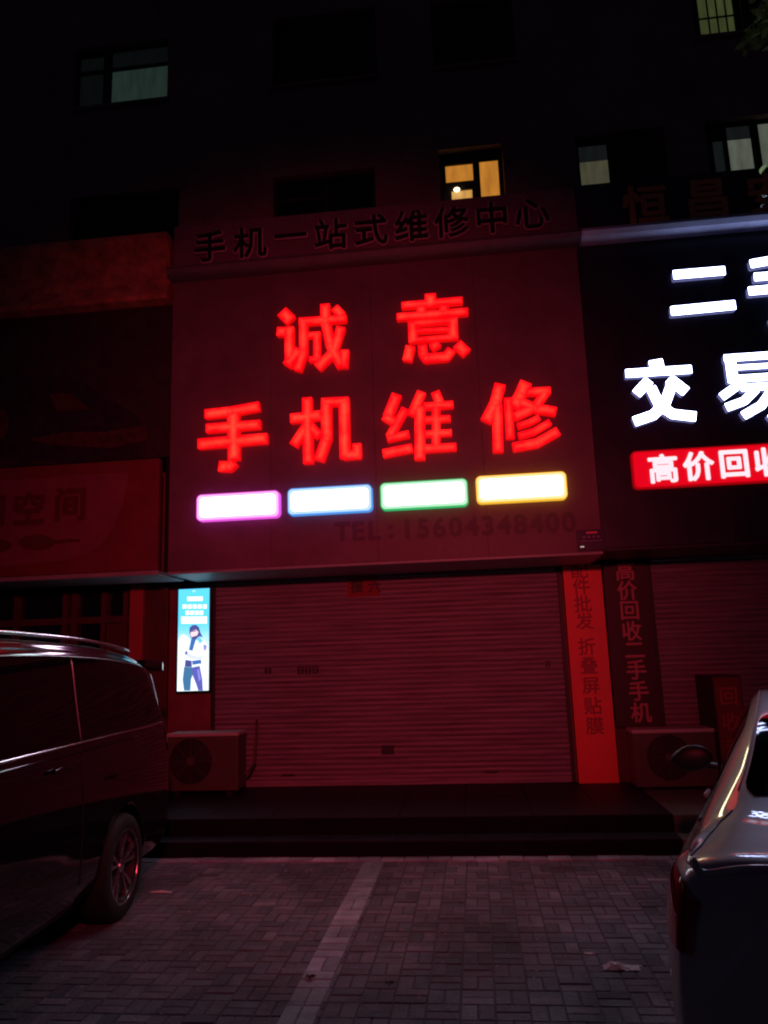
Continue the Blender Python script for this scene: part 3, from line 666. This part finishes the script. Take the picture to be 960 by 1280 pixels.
shape([(310, 960), (330, 950), (350, 1060), (330, 1080)], (.22, .24, .7), .005)
me = bpy.data.meshes.new('poster_print'); me.from_pydata(PV, [], PF)
ca = me.color_attributes.new('tone', 'FLOAT_COLOR', 'POINT'); ca.data.foreach_set('color', [q for c in PC for q in (*c, 1)])
loc(link('poster_print', me, attr_mat('backlit_print', 'tone', .3, strength=1.35), pb), pb)

# ================================================================ AIR CONDITIONERS
def ac(x0, y0, lab, wd=.80, h=.60, dp=.30, fx=.34, foot=.06):
    t = empty('air_conditioner', (x0+wd/2, y0+dp/2, PZ+.006), label=lab, cat='air conditioner', group='outdoor air conditioner units on the platform')
    z0 = PZ+.006+foot; cx, cz, r = x0+wd*fx, z0+h*.52, h*.40
    b = MB(); b.box((x0, y0, z0), (x0+wd, y0+dp, z0+h), .012); loc(b.build('casing', M['metalw'], t), t)
    b = MB(); b.box((x0-.006, y0-.008, z0+h-.03), (x0+wd+.006, y0+dp+.004, z0+h+.006), .006); loc(b.build('top_cover', mat('ac_top', (.55, .55, .55), .45), t), t)
    b = MB(); b.lathe([(-.003, .001), (-.003, r)], (cx, y0-.001, cz), 'y'); loc(b.build('fan_opening', M['acdark'], t), t)
    b = MB()
    for k in range(3):
        a = k*2.094
        b.prism([(cx+r*.2*math.cos(a), y0-.006, cz+r*.2*math.sin(a)), (cx+r*.85*math.cos(a+.1), y0-.006, cz+r*.85*math.sin(a+.1)), (cx+r*.82*math.cos(a+.9), y0-.006, cz+r*.82*math.sin(a+.9)), (cx+r*.2*math.cos(a+1.2), y0-.006, cz+r*.2*math.sin(a+1.2))], (0, .002, 0))
    loc(b.build('fan', M['black'], t), t)
    b = MB()
    for k in range(1, 9):
        R_ = r*k/8.; b.tube([(cx+R_*math.cos(a*math.pi/16), y0-.016, cz+R_*math.sin(a*math.pi/16)) for a in range(33)], .0028, 5)
    for k in range(8): a = k*math.pi/4; b.tube([(cx+.1*r*math.cos(a), y0-.018, cz+.1*r*math.sin(a)), (cx+r*math.cos(a), y0-.006, cz+r*math.sin(a))], .0028, 5)
    loc(b.build('fan_guard', M['ledge'] if False else M['metalw'], t), t)
    b = MB(); b.lathe([(-.022, .001), (-.022, r*.17), (-.012, r*.19)], (cx, y0, cz), 'y', 24); loc(b.build('fan_badge', M['metalw'], t), t)
    for xx in (x0+.08, x0+wd-.14):
        b = MB(); b.box((xx, y0+.02, PZ+.006), (xx+.06, y0+dp-.02, z0+.002), .004); loc(b.build('foot', M['black'], t), t)
_ac = ac
def ac(x0, y0, lab, wd=.80, *a):
    _ac(x0, y0, lab, wd, *a)
    t = [o for o in bpy.data.objects if o.name.startswith('air_conditioner') and o.get('label') == lab][0]
    b = MB(); b.tube([(x0+wd-.02, y0+.2, PZ+.2), (x0+wd+.05, y0+.22, PZ+.22), (x0+wd+.08, y0+.35, PZ+.30), (x0+wd+.07, y0+.5, PZ+.7), (x0+wd+.05, y0+.55, PZ+.75)], .016, 8); loc(b.build('hose', M['metalw'], t), t)
ac(-3.42, 8.42, 'old air conditioner unit on the platform below the lit poster')
ac(1.55, 8.42, 'air conditioner unit below the black banner, right side', .82, .56, .30, .42, .03)

# standing red box
sb = empty('standing_sign_box', (2.45, 8.4, PZ), label='standing dark red sign box before the second shutter', cat='sign box')
b = MB(); b.box((2.36, 8.30, PZ), (2.64, 8.92, 1.40), .006); loc(b.build('casing', M['black'], sb), sb)
b = MB(); b.box((2.372, 8.292, PZ+.03), (2.628, 8.299, 1.388)); loc(b.build('front_panel', mat('red_box_front', (.20, .02, .02), .4, noise=(5, .2)), sb), sb)
loc(text('lettering', [(c, Vector((2.50, 8.288, z))) for c, z in (('回', 1.20), ('收', .95), ('手', .70), ('机', .45))], M['bannerink'], sb, .19, .003, .001), sb)

# ================================================================ VEHICLES: lofted skins
def crom(P, t):
    n = len(P)-1; t = min(max(t, 0), n-1e-6); i = int(t); f = t-i
    p0, p1, p2, p3 = P[max(i-1, 0)], P[i], P[i+1], P[min(i+2, n)]
    return .5*((2*p1)+(p2-p0)*f+(2*p0-5*p1+4*p2-p3)*f*f+(3*p1-p0-3*p2+p3)*f**3)
class Loft:
    def __init__(s, st): s.st = np.array(st, float); s.nu = len(st)-1; s.nv = len(st[0])-1
    def pt(s, u, v):
        row = crom(s.st, u); return Vector(crom(row, v))
    def nrm(s, u, v, e=.02):
        a = s.pt(min(u+e, s.nu), v)-s.pt(max(u-e, 0), v); c = s.pt(u, min(v+e, s.nv))-s.pt(u, max(v-e, 0)); n = a.cross(c)
        return n.normalized() if n.length > 1e-9 else Vector((0, 0, 1))
    def off(s, u, v, d, side=-1):
        p = s.pt(u, v); n = s.nrm(u, v)
        if n.dot(p-Vector((0, s.mid, .8))) < 0: n = -n
        p = p+n*d; p = Vector((p.x*side, p.y, p.z)); return p
    mid = 2.4
    def body(s, name, m, parent, du=8, dv=6):
        V, F = [], []; U = [k/du for k in range(s.nu*du+1)]; W = [k/dv for k in range(s.nv*dv+1)]; nw = len(W)
        for side in (1, -1):
            b0 = len(V)
            for u in U:
                for v in W: p = s.pt(u, v); V.append((p.x*side, p.y, p.z))
            for i in range(len(U)-1):
                for j in range(nw-1):
                    q = [b0+i*nw+j, b0+i*nw+j+1, b0+(i+1)*nw+j+1, b0+(i+1)*nw+j]; F.append(q if side > 0 else q[::-1])
        me = bpy.data.meshes.new(name); me.from_pydata(V, [], F); b = bmesh.new(); b.from_mesh(me); bmesh.ops.remove_doubles(b, verts=b.verts, dist=.0015)
        bmesh.ops.holes_fill(b, edges=[e for e in b.edges if e.is_boundary]); bmesh.ops.recalc_face_normals(b, faces=b.faces); b.to_mesh(me); b.free()
        return link(name, me, m, parent, True)
    def patch(s, name, pts, m, parent, d=.004, side=-1, n=14):
        """closed (u,v) outline filled by a grid between its lower and upper chains: pts = list of (u, vlo, vhi)"""
        V, F = [], []
        for u, a, c in pts:
            for k in range(n+1): V.append(s.off(u, a+(c-a)*k/n, d, side))
        for i in range(len(pts)-1):
            for k in range(n): F.append((i*(n+1)+k, i*(n+1)+k+1, (i+1)*(n+1)+k+1, (i+1)*(n+1)+k))
        return mesh(name, V, F, m, parent, True)
    def line(s, name, uv, m, parent, r=.006, d=.003, side=-1, sub=8):
        pts = []
        for (a, b_), (c, e) in zip(uv, uv[1:]):
            for k in range(sub): t = k/sub; pts.append(s.off(a+(c-a)*t, b_+(e-b_)*t, d, side))
        pts.append(s.off(*uv[-1], d, side)); return MB().tube(pts, r, 8).build(name, m, parent, True)
def wheel_master(R_=.34, wd=.225, spokes=5):
    t = empty('wheel', (0, 0, 0)); h = wd/2
    b = MB(); b.lathe([(-h*.8, R_*.66), (-h, R_*.72), (-h, R_*.90), (-h*.85, R_*.965), (-h*.6, R_), (h*.6, R_), (h*.85, R_*.965), (h, R_*.9), (h*.8, R_*.66)], (0, 0, 0), 'x', 56); b.build('tyre', M['rubber'], t, True)
    b = MB(); b.lathe([(h*.7, R_*.665), (-h*.85, R_*.665), (-h*.95, R_*.70), (-h*.98, R_*.665), (-h*.8, R_*.62), (0, R_*.58), (h*.2, R_*.1)], (0, 0, 0), 'x', 56)
    b.build('rim', M['acdark'], t, True)
    b = MB(); b.lathe([(-h*.86, R_*.685), (-h*1.0, R_*.70), (-h*1.0, R_*.665), (-h*.86, R_*.65)], (0, 0, 0), 'x', 56)
    for k in range(spokes):
        a = k*2*math.pi/spokes+.35
        for s_ in (-1, 1):      # twin blades per spoke, wider at the rim
            P = []
            for (rr, da) in ((.10, .16), (.655, .27), (.66, .13), (.12, -.02)):
                t_ = a+s_*da; P.append((-h*(.86 if rr > .3 else .72), R_*rr*math.cos(t_), R_*rr*math.sin(t_)))
            b.prism(P, (.022, 0, 0))
    b.lathe([(-h*.70, R_*.13), (-h*.80, R_*.12), (-h*.82, .001)], (0, 0, 0), 'x', 24)
    b.build('spokes', M['alloy'], t)
    return t
def cut_arches(body, centers, R_):
    for i, (x, y, z) in enumerate(centers):
        bb = MB(); bb.tube([(x-.16, y, z), (x+.16, y, z)], R_, 40); c = bb.build('cutter', None)
        c.parent = body.parent
        md = body.modifiers.new('b', 'BOOLEAN'); md.operation = 'DIFFERENCE'; md.object = c; md.solver = 'EXACT'
        bpy.context.view_layer.update(); dg = bpy.context.evaluated_depsgraph_get(); me = bpy.data.meshes.new_from_object(body.evaluated_get(dg))
        body.modifiers.clear()
        if len(me.polygons) > 200: body.data = me
        bpy.data.objects.remove(c)

# --- black van. local: y 0 = rear ... +y toward its nose (the street); rear faces the shops
van = empty('parked_van', (0, 0, 0), label='black people carrier parked at the left edge, sign lights streaking its roof', cat='van')
hd = rad(-3); d_ = Vector((math.sin(hd), math.cos(hd), 0)); n_ = Vector((d_.y, -d_.x, 0))
Gc = onz(150, 1150); HW = .955
rear = Gc + d_*1.16 - n_*(HW-.015)       # rear-centre on the ground; wheel contact lies .95 m ahead of the rear
van.location = (rear.x, rear.y, 0); van.rotation_euler = (0, 0, math.pi-hd)
# ring: sill.., side points bottom -> roof centre. side +x in local; visible side is local -x after 180deg turn
def vring(y, w, zt, k=1.0, zb=.24, belt=1.21, wt=1.74, lean=0):
    wr = w*.865; bt = min(belt, zt-.25)
    P = [(0, zb), (w*.80, zb), (w*.975, zb+.12), (w, .62), (w*.998, .92), (w*.975, bt-.05), (w*.962, bt+.02), (w*.915, (bt+wt)/2), (wr, wt*k), (w*.80, zt*k-.060), (w*.68, zt*k-.010), (0, zt*k+.01)]
    return [(x, y+lean*max(0, z-.95)/.95, z) for x, z in P]
E_ = .002
vst = []
vst.append([(x*.02, .10+.0*z, z*.3+.62) for x, y, z in vring(0, HW, 1.80)])
vst.append([(x*.55, .045+.10*max(0, z-1.1)/.7, z*.86+.12) for x, y, z in vring(0, HW, 1.72)])
vst.append([(x*.86, .05+.16*max(0, z-1.1)/.7, z*.97+.01) for x, y, z in vring(0, HW, 1.70, wt=1.60)])
vst.append([(x, y, z) for x, y, z in vring(.15, HW*.955, 1.725, wt=1.62, lean=.18)])
vst.append([(x, y, z) for x, y, z in vring(.40, HW*.985, 1.775, wt=1.665, lean=.12)])
vst.append(vring(.80, HW, 1.82, wt=1.70, lean=.03))
vst.append(vring(1.30, HW, 1.855, wt=1.735)); vst.append(vring(1.9, HW, 1.875, wt=1.755)); vst.append(vring(2.5, HW, 1.885, wt=1.76)); vst.append(vring(3.1, HW, 1.88, wt=1.75))
vst.append(vring(3.6, HW, 1.83, wt=1.70, lean=0)); vst.append(vring(4.1, HW*.985, 1.52, wt=1.42, belt=1.18)); vst.append(vring(4.45, HW*.96, 1.22, wt=1.10, belt=.98)); vst.append(vring(4.8, HW*.90, 1.08, wt=.98, belt=.86))
vst.append([(x*.80, 5.0, z*.8+.1) for x, y, z in vring(0, HW, 1.0, wt=.92, belt=.80)])
vst.append([(x*.02, 5.06, z*.3+.4) for x, y, z in vring(0, HW, 1.0, wt=.92, belt=.80)])
VL = Loft(vst)
vb = VL.body('body', M['vanpaint'], van)
wc_y = 1.16
cut_arches(vb, [(-HW+.05, wc_y, .36), (HW-.05, wc_y, .36), (-HW+.05, 4.15, .36), (HW-.05, 4.15, .36)], .385)
# u index for a given y station
def uy(L_, y, v):
    lo, hi = 0., float(L_.nu)
    for _ in range(40):
        m_ = (lo+hi)/2
        if L_.pt(m_, v).y < y: lo = m_
        else: hi = m_
    return lo
for side in (-1, 1):
    # rear quarter glass and sliding-door glass with curved rear corner
    gl = []
    for t in np.linspace(0, 1, 18):
        y = .30+(1.838-.30)*t; hi = 8.0; lo = 6.12
        ed = max(0, 1-(y-.30)/.34); hi = 8.0-1.75*ed**2.4 if ed > 0 else 8.0
        gl.append((uy(VL, y, 6.5), lo, max(hi, lo+.03)))
    VL.patch('rear_side_window', gl, M['carglass'], van, .010, side)
    VL.patch('sliding_door_window', [(uy(VL, y, 6.5), 6.12, 8.0) for y in np.linspace(1.842, 2.98, 12)], M['carglass'], van, .010, side)
    VL.patch('front_side_window', [(uy(VL, y, 6.5), 6.12, 8.0-.0*y) for y in np.linspace(3.06, 3.62, 8)], M['carglass'], van, .010, side)
    yy = list(np.linspace(.30, 4.2, 24))
    VL.line('belt_trim', [(uy(VL, y, 6), 6.02) for y in yy], M['chrome'], van, .010, .008, side, 2)
    VL.line('belt_crease', [(uy(VL, y, 5), 5.25) for y in np.linspace(.9, 4.2, 16)], M['vanpaint'], van, .010, .000, side, 2)
    tr = []
    for y in list(np.linspace(.30, .64, 12)):
        ed = max(0, 1-(y-.30)/.34); tr.append((uy(VL, y, 6.5), 8.05-1.75*ed**2.4))
    tr = [(uy(VL, .30, 6.5), 6.05)]+tr+[(uy(VL, y, 6.5), 8.07) for y in (1.0, 1.5, 2, 2.5, 3.0, 3.6)]
    VL.line('window_trim', tr, mat('satin_trim_%d' % (side+1), (.28, .28, .30), .3, metal=.9), van, .0065, .009, side, 3)
    VL.line('roof_rail', [(uy(VL, y, 9), 9.85) for y in np.linspace(.55, 3.5, 14)], M['chrome'], van, .013, .045, side, 2)
    VL.line('roof_gutter', [(uy(VL, y, 9), 9.92) for y in np.linspace(.35, 3.5, 14)], M['black'], van, .006, .001, side, 2)
    VL.line('door_gap', [(uy(VL, 1.83, v), v) for v in np.linspace(2.2, 8.0, 12)], M['chrome'] if False else M['black'], van, .004, .001, side, 2)
    VL.patch('tail_lamp', [(uy(VL, y, 5), 4.3, 5.6) for y in (.10, .14, .18, .24)], M['lens'], van, .006, side)
    VL.patch('headlight', [(uy(VL, y, 5), 4.6, 6.2) for y in (4.55, 4.7, 4.82, 4.92)], mat('head_lamp_%d' % (side+1), (.5, .5, .5), .1, coat=1), van, .006, side)
dv = VL.line('window_divider', [(uy(VL, 1.83, v), v) for v in np.linspace(6.1, 8.0, 8)], mat('divider', (.35, .35, .38), .3, metal=.9), van, .0045, .012, -1, 2)
dv = VL.line('window_divider', [(uy(VL, 1.83, v), v) for v in np.linspace(6.1, 8.0, 8)], mat('divider_b', (.35, .35, .38), .3, metal=.9), van, .0045, .012, 1, 2)
for side in (-1, 1):
    for y in (2.02, 3.15): VL.line('door_handle', [(uy(VL, y, 5), 4.75), (uy(VL, y+.11, 5), 4.78), (uy(VL, y+.22, 5), 4.75)], M['vanpaint'], van, .012, .022, side, 4)
# rear spoiler
b = MB()
P = [(-.76, .34, 1.745), (.76, .34, 1.745), (.80, .03, 1.725), (.77, -.07, 1.70), (-.77, -.07, 1.70), (-.80, .03, 1.725)]
b.prism(P, (0, 0, -.055)); sp = b.build('spoiler', M['vanpaint'], van)
b = MB(); b.box((-.62, .035, 1.25), (.62, .05, 1.58), .02); b.build('rear_window', M['carglass'], van)
b = MB(); b.box((-.86, -.01, .32), (.86, .14, .56), .05); b.build('rear_bumper', M['black'], van, True)
b = MB(); b.tube([(-.25, .75, 1.80), (-.25, .80, 1.98)], .004, 6); b.build('antenna', M['black'], van)
b = MB(); b.box((-.80, .5, .20), (.80, 4.8, .27)); b.build('underbody', M['black'], van)
wm = wheel_master(.345, .225)
def copy_wheel(src, parent, loc_, rz, first=False):
    r = src if first else src.copy()
    if not first:
        COL.objects.link(r)
        for ch in list(src.children): c = ch.copy(); COL.objects.link(c); c.parent = r
    r.parent = parent; r.location = loc_; r.rotation_euler = (0, 0, rz); return r
# the photographed side is local -x ... (van is turned half round, so local -x faces +x world)
w1 = copy_wheel(wm, van, (-HW+.10, wc_y, .345), 0, True)
for (x, y, rz) in ((HW-.10, wc_y, math.pi), (-HW+.10, 4.15, 0), (HW-.10, 4.15, math.pi)): copy_wheel(wm, van, (x, y, .345), rz)

# --- white car, nose to the shops. local y 0 = tail, +y nose
car = empty('parked_car', (1.30, 2.26, 0), -rad(20), 'white car parked at the right edge, coloured sign light streaking its tail', 'car')
CW = .91
def cring(y, w, zs, zt, wr, zb=.20, crown=.03):
    """w half width, zs shoulder height, zt top height, wr half width at the roof edge"""
    return [(0, y, zb), (w*.82, y, zb), (w*.96, y, zb+.12), (w, y, .55), (w*.995, y, .78), (w*.955, y, zs-.06), (w*.90, y, zs), (w*.90*.55+wr*.45, y, zs+(zt-zs)*.5), (wr, y, zt-crown*1.3), (wr*.82, y, zt-crown*.35), (wr*.45, y, zt), (0, y, zt+.006)]
cs = []
def rearring(s, y, dz, base):
    return [(x*s, y+.0, z*(1-dz)+dz*.65) for x, _, z in base]
rb_ = cring(0, CW*.93, .99, 1.065, .70)
cs.append([(x*.02, .0, .6+z*.08) for x, _, z in rb_])
cs.append([(x*.60, .005, z) for x, _, z in rb_])
cs.append([(x*.90, .035, z*.995) for x, _, z in rb_])
cs.append(cring(.085, CW*.915, 1.04, 1.088, .76))
cs.append(cring(.30, CW*.965, 1.035, 1.105, .73))
cs.append(cring(.55, CW*.985, 1.00, 1.14, .69))
cs.append(cring(.90, CW*.998, .985, 1.255, .635))
cs.append(cring(1.30, CW, .97, 1.375, .60))
cs.append(cring(1.75, CW, .96, 1.445, .585))
cs.append(cring(2.25, CW, .95, 1.465, .585))
cs.append(cring(2.70, CW, .94, 1.42, .59))
cs.append(cring(3.10, CW*.995, .93, 1.24, .63))
cs.append(cring(3.45, CW*.985, .90, 1.03, .68))
cs.append(cring(3.90, CW*.965, .84, .93, .66))
cs.append(cring(4.25, CW*.90, .76, .83, .60))
cs.append([(x*.78, 4.42, z*.72+.10) for x, _, z in cring(0, CW, .76, .83, .60)])
cs.append([(x*.02, 4.47, .40+z*.1) for x, _, z in cring(0, CW, .76, .83, .60)])
CL = Loft(cs); Loft.mid = 2.2
cb = CL.body('body', M['carpaint'], car)
cut_arches(cb, [(-CW+.05, .92, .35), (CW-.05, .92, .35), (-CW+.05, 3.62, .35), (CW-.05, 3.62, .35)], .37)
wm2 = wheel_master(.33, .22)
copy_wheel(wm2, car, (-CW+.10, .92, .33), 0, True)
for (x, y, rz) in ((CW-.10, .92, math.pi), (-CW+.10, 3.62, 0), (CW-.10, 3.62, math.pi)): copy_wheel(wm2, car, (x, y, .33), rz)
b = MB(); b.box((-.78, .3, .18), (.78, 4.2, .24)); b.build('underbody', M['black'], car)
for side in (-1, 1):
    CL.patch('tail_lamp', [(u, 4.15+.0*u, 5.25) for u in (2.1, 2.3, 2.5, 2.7, 2.9, 3.2, 3.6, 3.9)], M['lens'], car, .007, side)
    CL.patch('side_window', [(uy(CL, y, 7), 6.25, 6.3+1.5*min(1, max(.02, (y-.95)/.45))*min(1, max(.02, (3.18-y)/.5))) for y in np.linspace(.96, 3.17, 24)], M['carglass'], car, .004, side)
    CL.line('window_trim', [(uy(CL, y, 6), 6.18) for y in np.linspace(.95, 3.15, 14)], M['black'], car, .006, .003, side, 2)
    CL.line('door_gap', [(uy(CL, 2.05, v), v) for v in np.linspace(1.8, 6.2, 10)], M['black'], car, .0035, .000, side, 2)
    CL.line('door_handle', [(uy(CL, 2.13, 5), 5.05), (uy(CL, 2.30, 5), 5.05)], M['carpaint'], car, .012, .018, side, 5)
    CL.line('bumper_seam', [(u, 2.8) for u in (.3, 1, 1.6, 2.2, 2.8, 3.4, 3.9)], M['black'], car, .003, .001, side, 3)
    CL.line('boot_gap', [(uy(CL, y, 8), v) for y, v in ((.10, 8.0), (.20, 7.95), (.35, 7.9), (.5, 8.0), (.58, 8.3))], M['black'], car, .004, .0005, side, 4)
    CL.line('roof_seam', [(uy(CL, y, 8), 8.25) for y in np.linspace(.72, 2.65, 12)], M['ledge'], car, .003, .001, side, 3)
    CL.patch('headlight', [(u, 4.6, 5.6) for u in (13.6, 13.9, 14.2, 14.5)], mat('car_head_lamp_%d' % (side+1), (.6, .6, .6), .1, coat=1), car, .006, side)
# rear window and windscreen over the top of the loft, both halves in one sheet
def topglass(name, y0, y1, v0, m_, d=.005, CL=None, par=None):
    CL = CL or globals()['CL']
    V, F = [], []; n = 20
    ys = np.linspace(y0, y1, 16)
    for y in ys:
        row = []
        f = (y-y0)/(y1-y0); rr = .35*(max(0, 1-f*6)**2+max(0, 1-(1-f)*6)**2)
        for k in range(n+1):
            t = -1+2*k/n; v = 11-(11-v0-rr)*abs(t); row.append(CL.off(uy(CL, y, v), v, d, -1 if t < 0 else 1))
        V += row
    for i in range(len(ys)-1):
        for k in range(n): F.append((i*(n+1)+k, i*(n+1)+k+1, (i+1)*(n+1)+k+1, (i+1)*(n+1)+k))
    return mesh(name, V, F, m_, par or car, True)
topglass('rear_window', .66, 1.42, 8.45, M['carglass']); topglass('windscreen', 2.72, 3.36, 8.35, M['carglass'])
for side in (-1, 1):
    CL.patch('rear_bumper', [(u, 1.0, 2.75) for u in (.25, .6, 1.0, 1.4, 1.8, 2.2, 2.6, 3.0, 3.4, 3.9)], M['black'], car, .012, side)
CL.line('boot_lip', [(3.1, 6.4), (2.75, 7.2), (2.5, 8.0), (2.42, 9.0), (2.40, 10), (2.40, 11)], M['carpaint'], car, .012, -.002, -1, 5)
CL.line('boot_lip', [(3.1, 6.4), (2.75, 7.2), (2.5, 8.0), (2.42, 9.0), (2.40, 10), (2.40, 11)], M['carpaint'], car, .012, -.002, 1, 5)
topglass('windscreen', 3.45, 4.32, 8.3, M['carglass'], .005, VL, van)
# mirrors
for side in (-1, 1):
    bm_ = bmesh.new(); bmesh.ops.create_uvsphere(bm_, u_segments=24, v_segments=14, radius=1)
    for v in bm_.verts:
        x, y, z = v.co; fl = 1-.35*max(0, side*x)**2
        v.co = Vector((x*.125, y*.075*(1 if y > 0 else .55), z*.078*fl+.012*side*x*-1))
    me = bpy.data.meshes.new('wing_mirror'); bm_.to_mesh(me); bm_.free(); o = link('wing_mirror', me, M['black'], car, True); o.location = (side*1.0, 2.74, 1.02)
    b = MB(); b.tube([(side*.86, 2.80, .965), (side*.93, 2.79, .975), (side*.98, 2.78, .99)], .02, 8); b.build('mirror_stalk', M['black'], o).location = tuple(-Vector(o.location))

# ================================================================ LITTER
def crumple(name, c, sx, sy, h, m, lab, cat, seed):
    rnd = random.Random(seed); V, F = [], []; n = 14
    for i in range(n+1):
        for j in range(n+1):
            u, v = i/n*2-1, j/n*2-1; e = max(0, 1-max(abs(u), abs(v))**3)
            V.append((c.x+u*sx*(1+.25*rnd.uniform(-1, 1)*(abs(v) > .7))+.15*sx*v*v*rnd.uniform(-.3, 1), c.y+v*sy*(1-.35*u*u)*(1+.12*rnd.uniform(-1, 1)), .006+h*e*(.35+.65*rnd.random())*(.6+.4*math.sin(u*3+seed))))
    for i in range(n):
        for j in range(n): F.append((i*(n+1)+j, (i+1)*(n+1)+j, (i+1)*(n+1)+j+1, i*(n+1)+j+1))
    o = mesh(name, V, F, m); md = o.modifiers.new('s', 'SOLIDIFY'); md.thickness = .0012; return tag(o, lab, cat)
crumple('paper_tissue', onz(777, 1211), .095, .042, .035, M['cloth'], 'crumpled white tissue on the paving near the white car', 'litter', 3)
crumple('paper_scrap', onz(737, 1193), .028, .014, .012, M['cloth'], 'tiny white paper scrap behind the crumpled tissue', 'litter', 5)
crumple('plastic_scrap', onz(201, 1116), .085, .018, .012, M['cloth'], 'thin pale strip of plastic beside the van wheel', 'litter', 8)
for i, (x, y, s, lab) in enumerate(((388, 1226, .035, 'small dark dry leaf on the pale parking line'), (487, 1234, .03, 'small dark dry leaf right of the parking line'))):
    c = onz(x, y); V = [(c.x+s*math.cos(k*1.0472*.5)*(1 if k % 2 else .45), c.y+s*math.sin(k*1.0472*.5)*(1 if k % 2 else .45), .016+.006*(k % 3)) for k in range(12)]
    tag(mesh('dry_leaf', V, [list(range(12))], M['dryleaf']), lab, 'leaf')
V, F = [], []; rg = random.Random(11)
for i in range(260):
    x, y = rg.uniform(-2.6, 1.9), rg.uniform(3, FOOT-.05); s = rg.uniform(.0025, .009); n = len(V); z = .006
    V += [(x-s, y-s, z), (x+s, y-s*.6, z), (x+s*.7, y+s, z), (x-s*.8, y+s*.8, z), (x, y, z+s*.9)]; F += [(n, n+1, n+4), (n+1, n+2, n+4), (n+2, n+3, n+4), (n+3, n, n+4)]
gr = mesh('grit', V, F, mat('pale_grit', (.5, .46, .44), .8)); tag(gr, 'fine pale grit scattered over the paving', kind='stuff')

# ================================================================ TREE
tr = empty('street_tree', (4.9, 5.6, 0), label='leafy street tree reaching in at the upper right corner', cat='tree')
b = MB(); b.tube([(0, 0, 0), (.05, 0, 1.2), (-.02, .03, 2.6), (.06, 0, 4.0), (.0, 0, 5.2)], .13, 12, .075)
rt = random.Random(4); tips = []
for i in range(16):
    a = i*2.4; z = 3.3+i*.17; L_ = rt.uniform(1.1, 1.9); e = Vector((math.cos(a)*L_, math.sin(a)*L_, z+rt.uniform(.5, 1.2))); mid_ = Vector((math.cos(a)*L_*.5, math.sin(a)*L_*.5, z+.45))
    b.tube([(0, 0, z), mid_, e], .04, 6, .010); tips += [mid_, e, (mid_+e)/2]
# the bough that shows in the frame
tipp = at(944, 26, 7.2)-Vector((4.9, 5.6, 0)); b.tube([(0, 0, 5.0), (-.7, .3, 6.2), (-1.3, .7, 7.0), tipp+Vector((.25, 0, .25)), tipp], .04, 6, .006)
b.tube([tipp+Vector((.1, 0, .08)), tipp+Vector((.0, 0, -.06)), tipp+Vector((-.10, 0, -.18)), tipp+Vector((-.2, 0, -.21))], .003, 5, .0015)
b.build('trunk', M['bark'], tr)
V, F = [], []
def leaf(c, s, rnd):
    q = Matrix.Rotation(rnd.uniform(0, 6.28), 3, 'Z') @ Matrix.Rotation(rnd.uniform(-1.1, .9), 3, 'X') @ Matrix.Rotation(rnd.uniform(-.7, .7), 3, 'Y')
    n = len(V); P = [(0, -1, 0), (.42, -.55, .06), (.55, 0, .08), (.33, .55, .05), (0, 1.05, -.1), (-.33, .55, .05), (-.55, 0, .08), (-.42, -.55, .06), (0, 0, -.03)]
    for p in P: V.append(c+q @ (Vector(p)*s))
    for k in range(8): F.append((n+8, n+k, n+(k+1) % 8))
for tpt in tips:
    for _ in range(45): leaf(tpt+Vector((rt.gauss(0, .26), rt.gauss(0, .26), rt.gauss(0, .2))), rt.uniform(.035, .06), rt)
for _ in range(210):
    t = rt.random()**1.2; leaf(tipp+Vector((-.03+.8*t+rt.gauss(0, .05), rt.gauss(0, .2), -.08+.75*t*rt.uniform(.1, 1.3)+rt.gauss(0, .08))), rt.uniform(.045, .07), rt)
mesh('crown', V, F, M['leafm'], tr)
